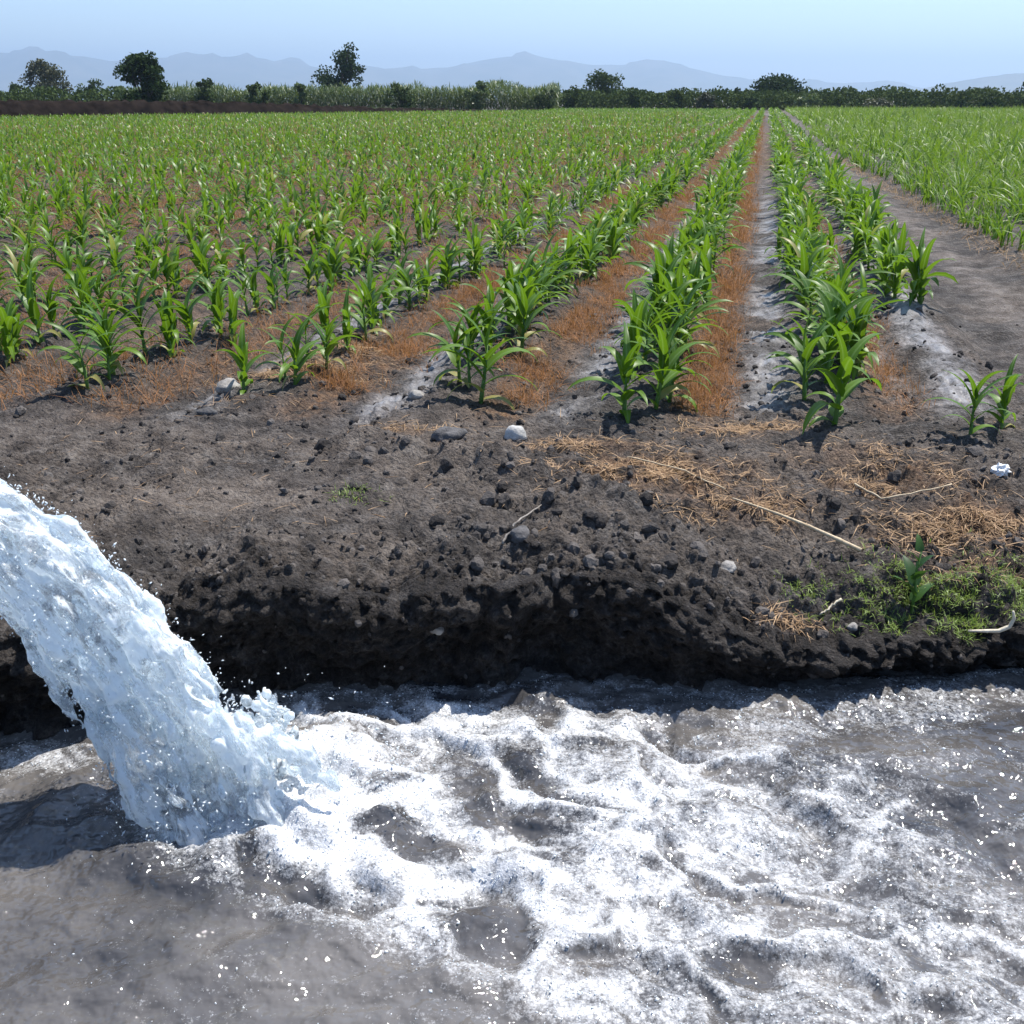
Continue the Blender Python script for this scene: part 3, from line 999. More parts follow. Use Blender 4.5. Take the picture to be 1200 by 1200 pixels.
rock('stone', 604, 513, 0.125, 0.075, M['pale_stone'], 'pale grey stone at the field edge left of the dead straw patch', seed=1.3)
rock('stone', 526, 514, 0.15, 0.085, M['dark_stone'], 'dark rounded stone just left of the pale grey stone', seed=2.1)
rock('stone', 488, 466, 0.09, 0.06, M['stone'], 'small grey stone at the foot of the bushy front corn plant', seed=3.4)
rock('stone', 268, 458, 0.14, 0.09, M['stone'], 'grey stone beside the front corn plants at left', seed=4.2)
rock('stone', 243, 487, 0.10, 0.06, M['dark_stone'], 'low dark stone on the bank below the left corn plants', seed=5.7)
rock('stone', 610, 632, 0.10, 0.065, M['dark_stone'], 'dark stone half buried midway down the bank beside a twig', seed=6.5)
rock('stone', 852, 668, 0.075, 0.05, M['stone'], 'small grey stone on the bank left of the straw tuft', seed=7.9)
rock('stone', 512, 740, 0.06, 0.045, M['stone'], 'small grey stone low on the dark bank face', seed=8.8)
rock('stone', 1000, 737, 0.05, 0.03, M['stone'], 'small flat grey stone on the low bank by the grass', seed=9.6)

# ------------------------------------------------------------------ dry litter, weeds, grass
def gz(x, y):
    return np.array([HM.z(float(a), float(b)) for a, b in zip(x, y)])

def scatter_blades(x, y, z, n_per, lmin, lmax, wmin, wmax, el, elj, curv, nseg, spread=0.03):
    n = len(x)
    bx = np.repeat(x, n_per) + rng.normal(size=n * n_per) * spread
    by = np.repeat(y, n_per) + rng.normal(size=n * n_per) * spread
    bz = np.repeat(z, n_per)
    k = len(bx)
    return ribbons(np.stack([bx, by, bz], -1), rng.uniform(0, 2 * math.pi, k), el + elj * rng.normal(size=k), curv * rng.uniform(0.3, 1.3, k),
                   rng.uniform(lmin, lmax, k), rng.uniform(wmin, wmax, k), nseg, twist=rng.uniform(-1, 1, k))

def dead_strips():
    parts = []
    # the four strips beside the near rows
    for k, dens in ((-2, 1.0), (-1, 1.0), (0, 0.9), (1, 0.35)):
        u0 = ROW0 + ROW_STEP * k + 0.30 * ROW_STEP
        for w0, w1, num, npb, lm, wd, seg in ((5.6, 10, 700, 10, 0.15, 0.0042, 2), (10, 20, 800, 8, 0.17, 0.007, 2), (20, 48, 900, 6, 0.19, 0.016, 1), (48, 110, 700, 5, 0.24, 0.03, 1)):
            num = int(num * dens)
            w = rng.uniform(w0, w1, num)
            wid = 0.115 if k < 0 else 0.085
            u = u0 + rng.normal(size=num) * wid
            x, y = xy(u, w)
            u_, w_ = uw(x, y)
            keep = (fbm2(x * 1.9 + 2, y * 1.1, 3) > -0.16) & (y > 5.45)
            x, y = x[keep], y[keep]
            z = gz(x, y) if w1 <= 20 else field_z(x, y)
            parts.append(scatter_blades(x, y, z - 0.005, npb, lm * 0.45, lm, wd * 0.6, wd * 1.3, R(50), 0.42, 1.0, seg))
    # patches between the plants of the left field
    for y0, y1, num, npb, lm, wd, seg in ((5.6, 11, 3600, 8, 0.20, 0.005, 2), (11, 24, 9500, 6, 0.38, 0.013, 1), (24, 55, 17000, 5, 0.52, 0.030, 1), (55, 125, 18000, 3, 0.60, 0.08, 1)):
        y = np.sqrt(rng.uniform(y0 ** 2, y1 ** 2, num))
        x = rng.uniform(-0.60, 0.16, num) * y
        u, w = uw(x, y)
        ph = ((u - ROW0) / ROW_STEP) % 1
        keep = (u < ROW0 - 2.5 * ROW_STEP) & (fbm2(x * 0.7 + 12, y * 0.45, 3) > -0.30) & (np.abs(ph - 0.45) < 0.40) & (y < np.array([berm_y(a) for a in x]) - 1)
        x, y = x[keep], y[keep]
        z = gz(x, y) if y1 <= 11 else field_z(x, y)
        parts.append(scatter_blades(x, y, z - 0.005, npb, lm * 0.45, lm, wd * 0.6, wd * 1.3, R(48), 0.45, 1.0, seg, 0.05))
    V, F, T = join_arrays(parts)
    tag(link('dead_weeds', mesh_np('dead_weeds', V, F, {'tint': T}), M['dead']),
        'withered orange-brown weeds in strips between the corn rows', 'dead weeds', kind='stuff')

dead_strips()

def straw_litter():
    parts = []
    for (px, py, rx, ry, s) in STRAW:
        q = P(px, py, -0.03)
        n = int(6500 * rx * ry * 8 * s) + 60
        x = q[0] + rng.normal(size=n) * rx * 0.62
        y = q[1] + rng.normal(size=n) * ry * 0.62
        ok = (y > edge_y(x) + 0.1) & (fbm2(x * 5, y * 7, 3) > -0.05)
        x, y = x[ok], y[ok]
        parts.append(scatter_blades(x, y, gz(x, y) + 0.002, 1, 0.02, 0.12, 0.0012, 0.006, R(5), 0.2, 0.5, 3, 0.01))
    # stray pieces anywhere on the bank
    x = rng.uniform(-2.2, 2.6, 650)
    y = rng.uniform(3.9, 5.6, 650)
    parts.append(scatter_blades(x, y, gz(x, y) + 0.004, 1, 0.03, 0.12, 0.002, 0.005, R(6), 0.2, 0.4, 3, 0.01))
    V, F, T = join_arrays(parts)
    tag(link('dry_straw', mesh_np('dry_straw', V, F, {'tint': T}), M['straw']),
        'matted dry tan straw lying on the canal bank', 'straw', kind='stuff')

straw_litter()

def green_patch():
    parts = []
    for (px, py, rx, ry, n) in ((1150, 690, 0.24, 0.07, 620), (1060, 700, 0.10, 0.06, 260), (1185, 740, 0.10, 0.05, 260), (960, 700, 0.08, 0.04, 90), (1100, 730, 0.14, 0.04, 180), (1290, 700, 0.4, 0.12, 900), (420, 580, .06, .04, 50)):
        q = on_ground(px, py)
        x = q[0] + rng.normal(size=n) * rx
        y = q[1] + rng.normal(size=n) * ry
        ok = (y > edge_y(x) + 0.03) & (fbm2(x * 7 + 9, y * 9, 2) > -0.2)
        x, y = x[ok], y[ok]
        parts.append(scatter_blades(x, y, gz(x, y) - 0.003, 6, 0.015, 0.050, 0.002, 0.0045, R(38), 0.5, 1.1, 3, 0.016))
    V, F, T = join_arrays(parts)
    tag(link('short_grass', mesh_np('short_grass', V, F, {'tint': T}), M['grass']),
        'patch of short green grass on the low bank at right', 'grass', kind='stuff')

green_patch()

def tuft(px, py, n, lm, label, mat, wd=0.006, el=60):
    q = on_ground(px, py)
    base = np.repeat(q[None], n, 0) + rng.normal(size=(n, 3)) * [0.025, 0.015, 0.0]
    V, F, T = ribbons(base - q, rng.uniform(0, 6.28, n), R(el) + 0.35 * rng.normal(size=n), rng.uniform(0.4, 1.3, n), rng.uniform(0.5, 1, n) * lm, rng.uniform(0.6, 1.2, n) * wd, 4, fold=0.2)
    o = link('grass_tuft', mesh_np('grass_tuft', V, F, {'tint': T}), mat)
    o.location = q
    tag(o, label, 'grass tuft')

tuft(622, 806, 60, 0.09, 'small green grass tuft at the water line below the bank', M['grass'], el=35)
tuft(1068, 806, 30, 0.07, 'small brownish tuft in the water beneath the low right bank', M['straw'], el=50)

def broad_weed():
    q = on_ground(1068, 715)
    root = link('broadleaf_weed', None)
    root.location = q
    root.scale = (1.25, 1.25, 1.25)
    tag(root, 'upright dark green broadleaf weed growing in the short grass', 'weed')
    Vt, Ft = tube([(0, 0, -0.01), (0.004, 0, 0.06), (0.0, 0.003, 0.13), (0.006, 0, 0.19)], [0.005, 0.0045, 0.0035, 0.002])
    link('stem', mesh_np('weed_stem', Vt, Ft), M['stalk'], root)
    for i, (h, a, e, l) in enumerate(((0.03, 0.4, 50, 0.08), (0.05, 3.3, 62, 0.09), (0.08, 1.9, 66, 0.09), (0.10, 4.9, 60, 0.08), (0.14, 0.2, 55, 0.055), (0.16, 3.2, 60, 0.05), (0.19, 1.6, 75, 0.05))):
        V, F, T = ribbons(np.array([[0, 0, h]]), a, R(e), 0.7, l * 1.15, l * 0.55, 6, fold=0.25, wid_pow=0.6)
        link('leaf', mesh_np('weed_leaf', V, F, {'tint': T}), M['weed'], root)

broad_weed()

def stick(name, pts, radii, mat, label, cat, sides=8):
    W = [on_ground(px, py) + np.array([0, 0, dz]) for px, py, dz in pts]
    W = np.array(W)
    o0 = W[0].copy()
    t = np.linspace(0, 1, len(W))
    tt = np.linspace(0, 1, 14)
    path = np.stack([np.interp(tt, t, W[:, i]) for i in range(3)], -1) - o0
    path += 0.002 * rng.normal(size=path.shape)
    rad = np.interp(tt, np.linspace(0, 1, len(radii)), radii)
    V, F = tube(path, rad, sides)
    o = link(name, mesh_np(name, V, F), mat)
    o.location = o0
    tag(o, label, cat)
    return o

def cane_stick():
    a, b = on_ground(858, 592), on_ground(1008, 652)
    a[2] += 0.03
    b[2] += 0.025
    root = stick('dry_cane_stalk', ((858, 592, 0.03), (1008, 652, 0.025)), (0.004, 0.008, 0.0085), M['cane_stick'],
                 'long pale dry cane stalk lying across the bank', 'stalk')
    # keep it straight: rebuild as a straight tapering cane with nodes
    tt = np.linspace(0, 1, 26)
    path = (b - a)[None] * tt[:, None] + np.array([0, 0, 0.012])[None] * np.sin(tt * math.pi)[:, None]
    rad = 0.0035 + 0.0055 * tt
    rad = rad * (1 + 0.22 * (np.arange(26) % 6 == 3))
    V, F = tube(path, rad, 8)
    old = root.data
    root.data = mesh_np('dry_cane_stalk', V, F)
    root.data.materials.append(M['cane_stick'])
    bpy.data.meshes.remove(old)
    root.location = a

cane_stick()
stick('twig', ((588, 640, 0.01), (604, 622, 0.03), (634, 598, 0.025)), (0.005, 0.004, 0.002), M['twig'], 'thin grey twig on the bank below the pale stone', 'twig')
stick('straw_stalk', ((1000, 575, 0.03), (1035, 590, 0.02), (1115, 575, 0.03)), (0.005, 0.004, 0.003), M['cane_stick'], 'bent straw stalk on the dry litter at right', 'stalk')
stick('straw_stalk', ((735, 540, 0.02), (800, 556, 0.02), (850, 578, 0.02)), (0.003, 0.004, 0.003), M['cane_stick'], 'thin straw stalk in the orange litter left of the cane', 'stalk')
stick('straw_stalk', ((960, 724, 0.012), (985, 706, 0.015)), (0.003, 0.005), M['husk'], 'short pale stalk piece on the low bank left of the weed', 'stalk')

def husk():
    q = on_ground(1135, 738)
    pts = np.array([AT(px, py, q[1] - 0.02) for px, py in ((1128, 735), (1146, 737), (1163, 736), (1176, 730), (1181, 721), (1180, 712))])
    pts[:, 1] -= 0.05
    zz = np.maximum(pts[:, 2] + 0.01, q[2] + 0.03)
    pts[:, 2] = zz
    tt = np.linspace(0, 1, 16)
    t = np.linspace(0, 1, 6)
    path = np.stack([np.interp(tt, t, pts[:, i]) for i in range(3)], -1) - q
    V, F = tube(path, 0.004 + 0.004 * np.sin(tt * math.pi), 6)
    o = link('dry_husk', mesh_np('dry_husk', V, F), M['husk'])
    o.location = q
    tag(o, 'curled pale dry husk at the grassy bank edge at right', 'husk')

husk()

def litter():
    q = on_ground(1172, 556)
    V0, F0 = ICO3
    n = fbm3(V0[:, 0] * 2.4, V0[:, 1] * 2.4, V0[:, 2] * 2.4 + 7, 3, 0.6)
    V = V0 * (1 + 0.55 * n)[:, None] * [0.038, 0.03, 0.028]
    V[:, 2] = np.maximum(V[:, 2], -0.02)
    o = link('white_litter', mesh_np('white_litter', V, F0, smooth=False), M['plastic'])
    o.location = q + np.array([0, 0, 0.018])
    tag(o, 'crumpled piece of white litter below the lone corn plant at right', 'litter')

litter()

# ------------------------------------------------------------------ corn
def leaf_specs(r, scale=1.0):
    """Leaves of one plant: height on the stalk, azimuth, elevation, curvature, length, width."""
    n = r.integers(8, 12)
    az0 = r.uniform(0, 6.28)
    out = []
    for i in range(n):
        t = i / (n - 1)
        az = az0 + math.pi * (i % 2) + r.normal() * 0.38
        h = (0.02 + 0.27 * t ** 0.9) * scale
        el = R(42 + 38 * t + r.normal() * 8)
        cu = R(122 - 58 * t + r.normal() * 18)
        ln = (0.17 + 0.22 * math.sin(min(1, t * 1.05 + 0.12) * math.pi * 0.72) + r.normal() * 0.025) * scale
        wd = (0.048 + 0.026 * math.sin(math.pi * min(1, 0.15 + t * 0.75))) * scale * r.uniform(0.85, 1.15)
        out.append((h, az, el, cu, ln, wd))
    return out

def plant_arrays(r, nseg, fold, scale=1.0):
    sp = np.array(leaf_specs(r, scale))
    base = np.zeros((len(sp), 3))
    base[:, 2] = sp[:, 0]
    return ribbons(base, sp[:, 1], sp[:, 2], sp[:, 3], sp[:, 4], sp[:, 5], nseg, fold=fold, twist=r.normal(size=len(sp)) * 0.6, droop=1.35, wid_pow=0.62)

def stalk_arrays(h=0.31):
    V, F = tube([(0, 0, -0.03), (0, 0, 0.06), (0.003, 0, 0.15), (0, 0.002, h)], [0.014, 0.013, 0.010, 0.004], 6)
    return V, F

r_ = np.random.default_rng(21)
LEAVES = []
for i in range(10):
    V, F, T = ribbons(np.zeros((1, 3)), 0.0, 0.0, R(60 + 7 * i), 0.40, 0.056, 8, fold=0.28, twist=r_.normal() * 0.5, droop=1.35, wid_pow=0.62)
    T[:, 0] = 0.9 * i / 9.0
    me = mesh_np('corn_leaf', V, F, {'tint': T})
    me.materials.append(M['corn'])
    LEAVES.append(me)
SV, SF = stalk_arrays()
Vy, Fy, Ty = ribbons(np.zeros((1, 3)), 0.0, 0.0, R(125), 0.40, 0.050, 8, fold=0.28, twist=1.2, droop=1.35, wid_pow=0.62)
Ty[:, 0] = 0.97
OLD_LEAF = mesh_np('corn_leaf', Vy, Fy, {'tint': Ty})
OLD_LEAF.materials.append(M['corn'])
STALK = mesh_np('corn_stalk', SV, SF)
STALK.materials.append(M['stalk'])
VARIANTS = []
for i in range(14):
    V, F, T = plant_arrays(r_, 6, 0.26)
    Ts = np.full((len(SV), 4), 0.5)
    me = mesh_np('young_corn_plant', np.concatenate([V, SV]), [np.concatenate([F, SF[0] + len(V)]), SF[1] + len(V)], {'tint': np.concatenate([T, Ts])})
    me.materials.append(M['corn'])
    VARIANTS.append(me)

ONES = ['', 'first', 'second', 'third', 'fourth', 'fifth', 'sixth', 'seventh', 'eighth', 'ninth', 'tenth', 'eleventh', 'twelfth', 'thirteenth', 'fourteenth',
        'fifteenth', 'sixteenth', 'seventeenth', 'eighteenth', 'nineteenth']
TENS = {2: 'twent', 3: 'thirt', 4: 'fort', 5: 'fift', 6: 'sixt', 7: 'sevent', 8: 'eight', 9: 'ninet'}

def ordinal(n):
    if n < 20:
        return ONES[n]
    t, o = divmod(n, 10)
    return TENS[t] + ('ieth' if o == 0 else 'y-' + ONES[o])

def front_w(u):
    # first plant of each row, from the photograph
    pts = [(-8, 5.0), (-4.5, 5.2), (-3.5, 5.2), (-2.51, 5.40), (-1.515, 5.52), (-0.53, 5.39), (0.46, 5.43), (1.14, 5.38)]
    return float(np.interp(u, [p[0] for p in pts], [p[1] for p in pts]))

def corn():
    prs = np.random.default_rng(5)
    rows = [(TRACK_ROW, 1)] + [(ROW0 + ROW_STEP * (1 - k), k + 2) for k in range(0, 130)]
    pts = []
    for u, num in rows:
        # left-most rows only enter the picture further away
        w = front_w(u) if u > -8 else 0.2 * -u + 3.4
        wmax = 158.0
        idx = 0
        while w < wmax:
            uu = u + prs.normal() * 0.085 + 0.05 * math.sin(w * 0.9 + num)
            if idx == 0 and num in (2, 3):
                uu = u - (0.02 if num == 2 else 0.06)
            x, y = xy(uu, w)
            step = prs.uniform(0.09, 0.24) * (1.12 if u < -2 else 0.85) if w < 40 else prs.uniform(0.20, 0.36)
            if w > 90:
                step *= 1.4
            ok = y > 4.9 and y < berm_y(x) - 0.8 and -0.68 * y - 0.8 < x < 0.75 * y
            if num == 1 and 5.6 < w < 8.6:
                ok = False
            if num == 2 and 5.5 < w < 5.75:
                ok = False
            if num == 4 and 5.9 < w < 6.3:
                ok = False
            if prs.random() < 0.06 and idx > 0:
                ok = False
            if ok:
                idx += 1
                sc = prs.uniform(0.80, 1.14) * (0.80 if u < -2 else 0.94)
                sc *= 0.93 + 0.10 * float(n2(np.array([x * 0.25]), np.array([y * 0.25]))[0])
                pts.append([x, y, num, idx, sc])
            w += step
    A = np.array(pts)
    px, py = proj(A[:, 0], A[:, 1], np.full(len(A), 0.2))
    inframe = (px > -12) & (px < 1212)
    d = np.hypot(A[:, 0], A[:, 1])
    order = np.argsort(np.where(inframe, d, 1e9))
    chosen = order[:300]
    sel = np.zeros(len(A), bool)
    sel[chosen] = True
    # countable order inside each row
    rank = {}
    byrow = {}
    for i in chosen:
        byrow.setdefault(int(A[i, 2]), []).append(i)
    used = set()
    for num, ids in byrow.items():
        ids.sort(key=lambda i: d[i])
        first_all = min((i for i in range(len(A)) if int(A[i, 2]) == num), key=lambda i: d[i])
        from_bank = bool(inframe[first_all])
        for k, i in enumerate(ids):
            rank[i] = (k + 1, from_bank)
    special = {(1, 1): 'lone young corn plant on bare soil beside the dirt track at right',
               (2, 1): 'young corn plant at the front of the row left of the lone plant',
               (3, 1): 'tall young corn plant standing alone in front of the middle row',
               (4, 1): 'bushy young corn plant at the bank left of the grey muddy furrow'}
    row_word = lambda n: 'row nearest dirt track' if n == 1 else f'{ordinal(n)} row from dirt track'
    for c, i in enumerate(chosen):
        x, y, num, idx, sc = A[i]
        num = int(num)
        z = HM.z(x, y) - 0.012
        k, from_bank = rank[i]
        lab = special.get((num, k))
        if lab is None:
            src = 'from the bank' if from_bank else 'from left photo edge'
            lab = f'young corn plant, {ordinal(k)} {src}, {row_word(num)}'
        big = 1.30 if (num in (2, 3, 4) and k == 1) else 0.9 if (num == 1 and k < 3) else 1.0
        if c < 110:
            root = link('young_corn_plant', None)
            link('stalk', STALK, None, root)
            for j_, (h, az, el, cu, ln, wd) in enumerate(leaf_specs(prs)):
                li = int(np.clip(round((math.degrees(cu) - 60) / 7 + prs.normal() * 0.6), 0, 9))
                lf = link('leaf', OLD_LEAF if (j_ < 2 and prs.random() < 0.4) else LEAVES[li], None, root)
                lf.location = (0, 0, h)
                lf.rotation_euler = Euler((0, -el, az), 'XYZ')
                lf.scale = (ln / 0.40, wd / 0.056, ln / 0.40)
        else:
            root = link('young_corn_plant', VARIANTS[int(prs.integers(0, 14))])
        root.location = (x, y, z)
        root.rotation_euler = (prs.normal() * 0.06, prs.normal() * 0.06, prs.uniform(0, 6.28))
        root.scale = (sc * big,) * 3
        tag(root, lab, 'corn plant', 'young corn plants in rows')
    # all the others as one crop
    rest = A[~sel]
    dr = np.hypot(rest[:, 0], rest[:, 1])
    parts = []
    for lo, hi, nl, nseg, wmul in ((0, 18, 9, 5, 1.1), (18, 55, 7, 3, 1.3), (55, 400, 4, 2, 2.1)):
        B = rest[(dr >= lo) & (dr < hi)]
        n = len(B)
        if n == 0:
            continue
        z = field_z(B[:, 0], B[:, 1])
        az0 = rng.uniform(0, 6.28, n)
        for i in range(nl):
            t = i / (nl - 1)
            az = az0 + math.pi * (i % 2) + rng.normal(size=n) * 0.4
            base = np.stack([B[:, 0], B[:, 1], z + (0.02 + 0.27 * t) * B[:, 4]], -1)
            el = R(42 + 38 * t) + rng.normal(size=n) * 0.14
            cu = R(122 - 58 * t) + rng.normal(size=n) * 0.3
            ln = (0.17 + 0.22 * math.sin(min(1, t * 1.05 + 0.12) * math.pi * 0.72)) * B[:, 4] * rng.uniform(0.9, 1.1, n)
            wd = (0.040 + 0.022 * math.sin(math.pi * min(1, 0.15 + t * 0.75))) * B[:, 4] * wmul
            parts.append(ribbons(base, az, el, cu, ln, wd, nseg, fold=0.26 if nseg == 5 else 0, twist=rng.normal(size=n) * 0.6, droop=1.35, wid_pow=0.62))
    V, F, T = join_arrays(parts)
    tag(link('corn_crop', mesh_np('corn_crop', V, F, {'tint': T}), M['corn']),
        'field of young green corn stretching back to the hedge', 'corn', kind='stuff')
    print('corn plants', len(A), 'tris', 2 * len(F[0]))

corn()

def right_crop():
    parts = []
    for lo, hi, du, dw, nb, nseg, lm, wd in ((6.0, 24, 0.62, 0.22, 11, 4, 1.0, 0.026), (24, 60, 0.85, 0.34, 9, 3, 1.05, 0.040), (60, 165, 1.2, 0.6, 7, 2, 1.1, 0.08)):
        us = np.arange(CROP_U - 0.9, 0.75 * hi + 6, du)
        ws = np.arange(lo, hi, dw)
        U, W = np.meshgrid(us, ws)
        u = U.ravel() + rng.normal(size=U.size) * 0.13
        w = W.ravel() + rng.normal(size=U.size) * 0.08
        u = u + 0.12 * n2(w * 0.5, w * 0 + 3)
        eu = np.interp(w, [8, 12, 38, 60], [2.78, 2.65, 2.0, 1.85])
        x, y = xy(u, w)
        ok = (x < 0.66 * y + 1.2) & (u > eu) & (rng.random(len(x)) > 0.06)
        x, y, u, w, eu = x[ok], y[ok], u[ok], w[ok], eu[ok]
        z = field_z(x, y)
        sc = rng.uniform(0.75, 1.1, len(x)) * (0.72 + 0.28 * sstep(0, 0.8, u - eu)) * (0.85 + 0.35 * fbm2(x * 0.9, y * 0.9, 2))
        n = len(x) * nb
        bx = np.repeat(x, nb) + rng.normal(size=n) * 0.045
        by = np.repeat(y, nb) + rng.normal(size=n) * 0.045
        s = np.repeat(sc, nb)
        parts.append(ribbons(np.stack([bx, by, np.repeat(z, nb)], -1), rng.uniform(0, 6.28, n), R(72) + 0.2 * rng.normal(size=n), rng.uniform(0.5, 2.0, n),
                             rng.uniform(0.5, 1.0, n) * lm * s, rng.uniform(0.7, 1.2, n) * wd, nseg, twist=rng.normal(size=n) * 0.7, droop=1.5, wid_pow=0.7))
    V, F, T = join_arrays(parts)
    tag(link('grassy_crop', mesh_np('grassy_crop', V, F, {'tint': T}), M['cane']),
        'dense yellow-green grassy crop right of the dirt track', 'crop', kind='stuff')
    print('crop tris', 2 * len(F[0]))
    # low dry skirt along its edge
    n = 420
    w = rng.uniform(7, 34, n)
    u = np.interp(w, [8, 12, 38, 60], [2.78, 2.65, 2.0, 1.85]) - 0.08 + rng.normal(size=n) * 0.1
    x, y = xy(u, w)
    V, F, T = scatter_blades(x, y, field_z(x, y), 5, 0.05, 0.2, 0.004, 0.01, R(40), 0.4, 1.0, 3, 0.04)
    tag(link('field_edge_grass', mesh_np('field_edge_grass', V, F, {'tint': T}), M['straw']),
        'thin dry grass along the edge of the grassy crop', 'dry grass', kind='stuff')

right_crop()

# ------------------------------------------------------------------ far hedge, trees, embankment
def leaf_cloud(centers, radii, n, size, flat=0.8):
    k = rng.integers(0, len(centers), n)
    d = rng.normal(size=(n, 3))
    d /= np.linalg.norm(d, axis=1)[:, None]
    rr = rng.random(n) ** 0.45
    pos = centers[k] + d * (radii[k] * rr)[:, None] * [1, 1, flat]
    q = np.array([[-1, -0.6, 0], [1, -0.6, 0], [0.6, 0.7, 0.25], [-0.6, 0.7, 0.25]]) * 0.5
    return stamp((q, np.array([[0, 1, 2, 3]])), pos, size * rng.uniform(0.6, 1.3, n))

def tree(name, px, top, base, width, dist, mat, label, cat='tree', group=None, lobes=26, leaves=2600, trunk_frac=0.25, lean=0.0, size=0.22, shape='round', ground_z=0.0):
    """A tree standing `dist` metres away; crown width and top from the photograph."""
    d = ray(px, HORIZON)
    k = dist / math.hypot(d[0], d[1])
    x, y = d[0] * k, d[1] * k
    t = AT(px, top, y)
    z0 = ground_z
    h = t[2] - z0
    wdt = abs(AT(px + width / 2, top, y)[0] - AT(px - width / 2, top, y)[0])
    root = link(name, None)
    root.location = (x, y, z0)
    tag(root, label, cat, group)
    cz0 = h * trunk_frac
    c, r = [], []
    for i in range(lobes):
        a, s = rng.uniform(0, 6.28), rng.random()
        zz = cz0 + (h - cz0) * (0.12 + 0.80 * s)
        if shape == 'round':
            w = math.sqrt(max(0.05, 1 - ((s - 0.42) / 0.62) ** 2))
        elif shape == 'cone':
            w = 1.05 - 0.8 * s
        else:
            w = 0.55 + 0.45 * math.sin(s * 3)
        q = rng.uniform(0.15, 0.86) * w * wdt / 2
        c.append((q * math.cos(a) + lean * s * wdt, q * math.sin(a), zz))
        r.append(wdt * rng.uniform(0.11, 0.22))
    c, r = np.array(c), np.array(r)
    hi = c[:, 2].max() + r.max() * 0.6
    c[:, 2] *= h / hi
    V, F, T = leaf_cloud(c, r, leaves, size)
    V[:, 2] = np.maximum(V[:, 2], 0.05)
    link('crown', mesh_np(name + '_crown', V, F, {'tint': T}), mat, root)
    tv, tf, off = [], {4: [], 3: []}, 0
    def add(path, rad):
        nonlocal off
        v, f = tube(path, rad, 6)
        tv.append(v)
        tf[4].append(f[0] + off)
        tf[3].append(f[1] + off)
        off += len(v)
    fork = np.array([lean * 0.2 * wdt, 0, h * max(trunk_frac, 0.12)])
    tr = max(0.06, h * 0.028)
    add([(0, 0, -0.1), fork * 0.5, fork], [tr * 1.3, tr, tr * 0.85])
    for i in rng.choice(len(c), min(7, len(c)), replace=False):
        mid = (fork + c[i]) / 2 + [0, 0, 0.05 * h]
        add([fork, mid, c[i]], [tr * 0.6, tr * 0.4, tr * 0.15])
    link('trunk', mesh_np(name + '_trunk', np.concatenate(tv), [np.concatenate(tf[4]), np.concatenate(tf[3])]), M['bark'], root)
    return root

# embankment of dark turned soil at left
def berm():
    A, B = BERM_A, BERM_B
    n = 240
    t = np.linspace(0, 1, n)
    prof = [(-1.7, -0.15), (-1.2, 0.35), (-0.7, 0.8), (-0.3, 1.0), (0.4, 1.0), (1.2, 0.6), (2.2, -0.15)]
    V = []
    side = np.array([-(B - A)[1], (B - A)[0], 0])
    side /= np.linalg.norm(side)
    for i, tt in enumerate(t):
        c = A + (B - A) * tt
        h = 1.35 - 1.05 * sstep(0.35, 0.95, tt)
        for (o, z) in prof:
            p = c + side * (o + 1.7)
            V.append((p[0], p[1], z * h))
    V = np.array(V)
    V[:, 2] += 0.22 * fbm2(V[:, 0] * 1.6, V[:, 1] * 1.6 + V[:, 2] * 3, 3) * (V[:, 2] > 0)
    o = link('embankment', mesh_np('embankment', V, grid_faces(n, len(prof))), M['berm'])
    tag(o, 'low embankment of dark turned soil behind the corn at left', 'embankment', kind='structure')
    # pale grass strip behind its crest
    n = 9000
    tt = rng.uniform(0.0, 0.78, n)
    q = A[None] + (B - A)[None] * tt[:, None] + side[None] * rng.uniform(2.2, 16, n)[:, None]
    hh = 1.15 - 1.05 * sstep(0.35, 0.95, tt)
    V, F, T = ribbons(np.stack([q[:, 0], q[:, 1], 0 * tt], -1), rng.uniform(0, 6.28, n), R(75), 0.6, rng.uniform(0.9, 1.35, n) * (0.55 + 0.45 * hh), 0.09, 2)
    tag(link('pale_grass', mesh_np('pale_grass', V, F, {'tint': T}), M['tallcrop']),
        'strip of pale grass behind the dark embankment at left', 'grass', kind='stuff')

berm()

def tall_crop():
    # tall crop standing along the far side of the corn, from the dark tree to mid picture
    n = 30000
    t = rng.random(n)
    px = 150 + 505 * t
    dist = 148 + rng.uniform(0, 9, n)
    d0 = np.array([ray(p, HORIZON) for p in (150, 655)])
    dx = np.interp(px, [150, 655], d0[:, 0])
    k = dist / np.hypot(dx, d0[0, 1])
    x, y = dx * k, d0[0, 1] * k
    clump = fbm2(x * 0.22, y * 0.1, 3)
    h = 3.1 + 1.0 * clump
    lift = rng.random(n) ** 0.8
    V1, F1, T1 = ribbons(np.stack([x, y, lift * h * 0.85], -1), rng.uniform(0, 6.28, n), R(62) + 0.3 * rng.normal(size=n), rng.uniform(0.4, 1.8, n),
                         rng.uniform(0.5, 1.0, n), rng.uniform(0.10, 0.2, n), 2)
    tag(link('tall_crop', mesh_np('tall_crop', V1, F1, {'tint': T1}), M['tallcrop']),
        'band of tall pale green crop along the back of the corn field', 'crop', kind='stuff')

tall_crop()

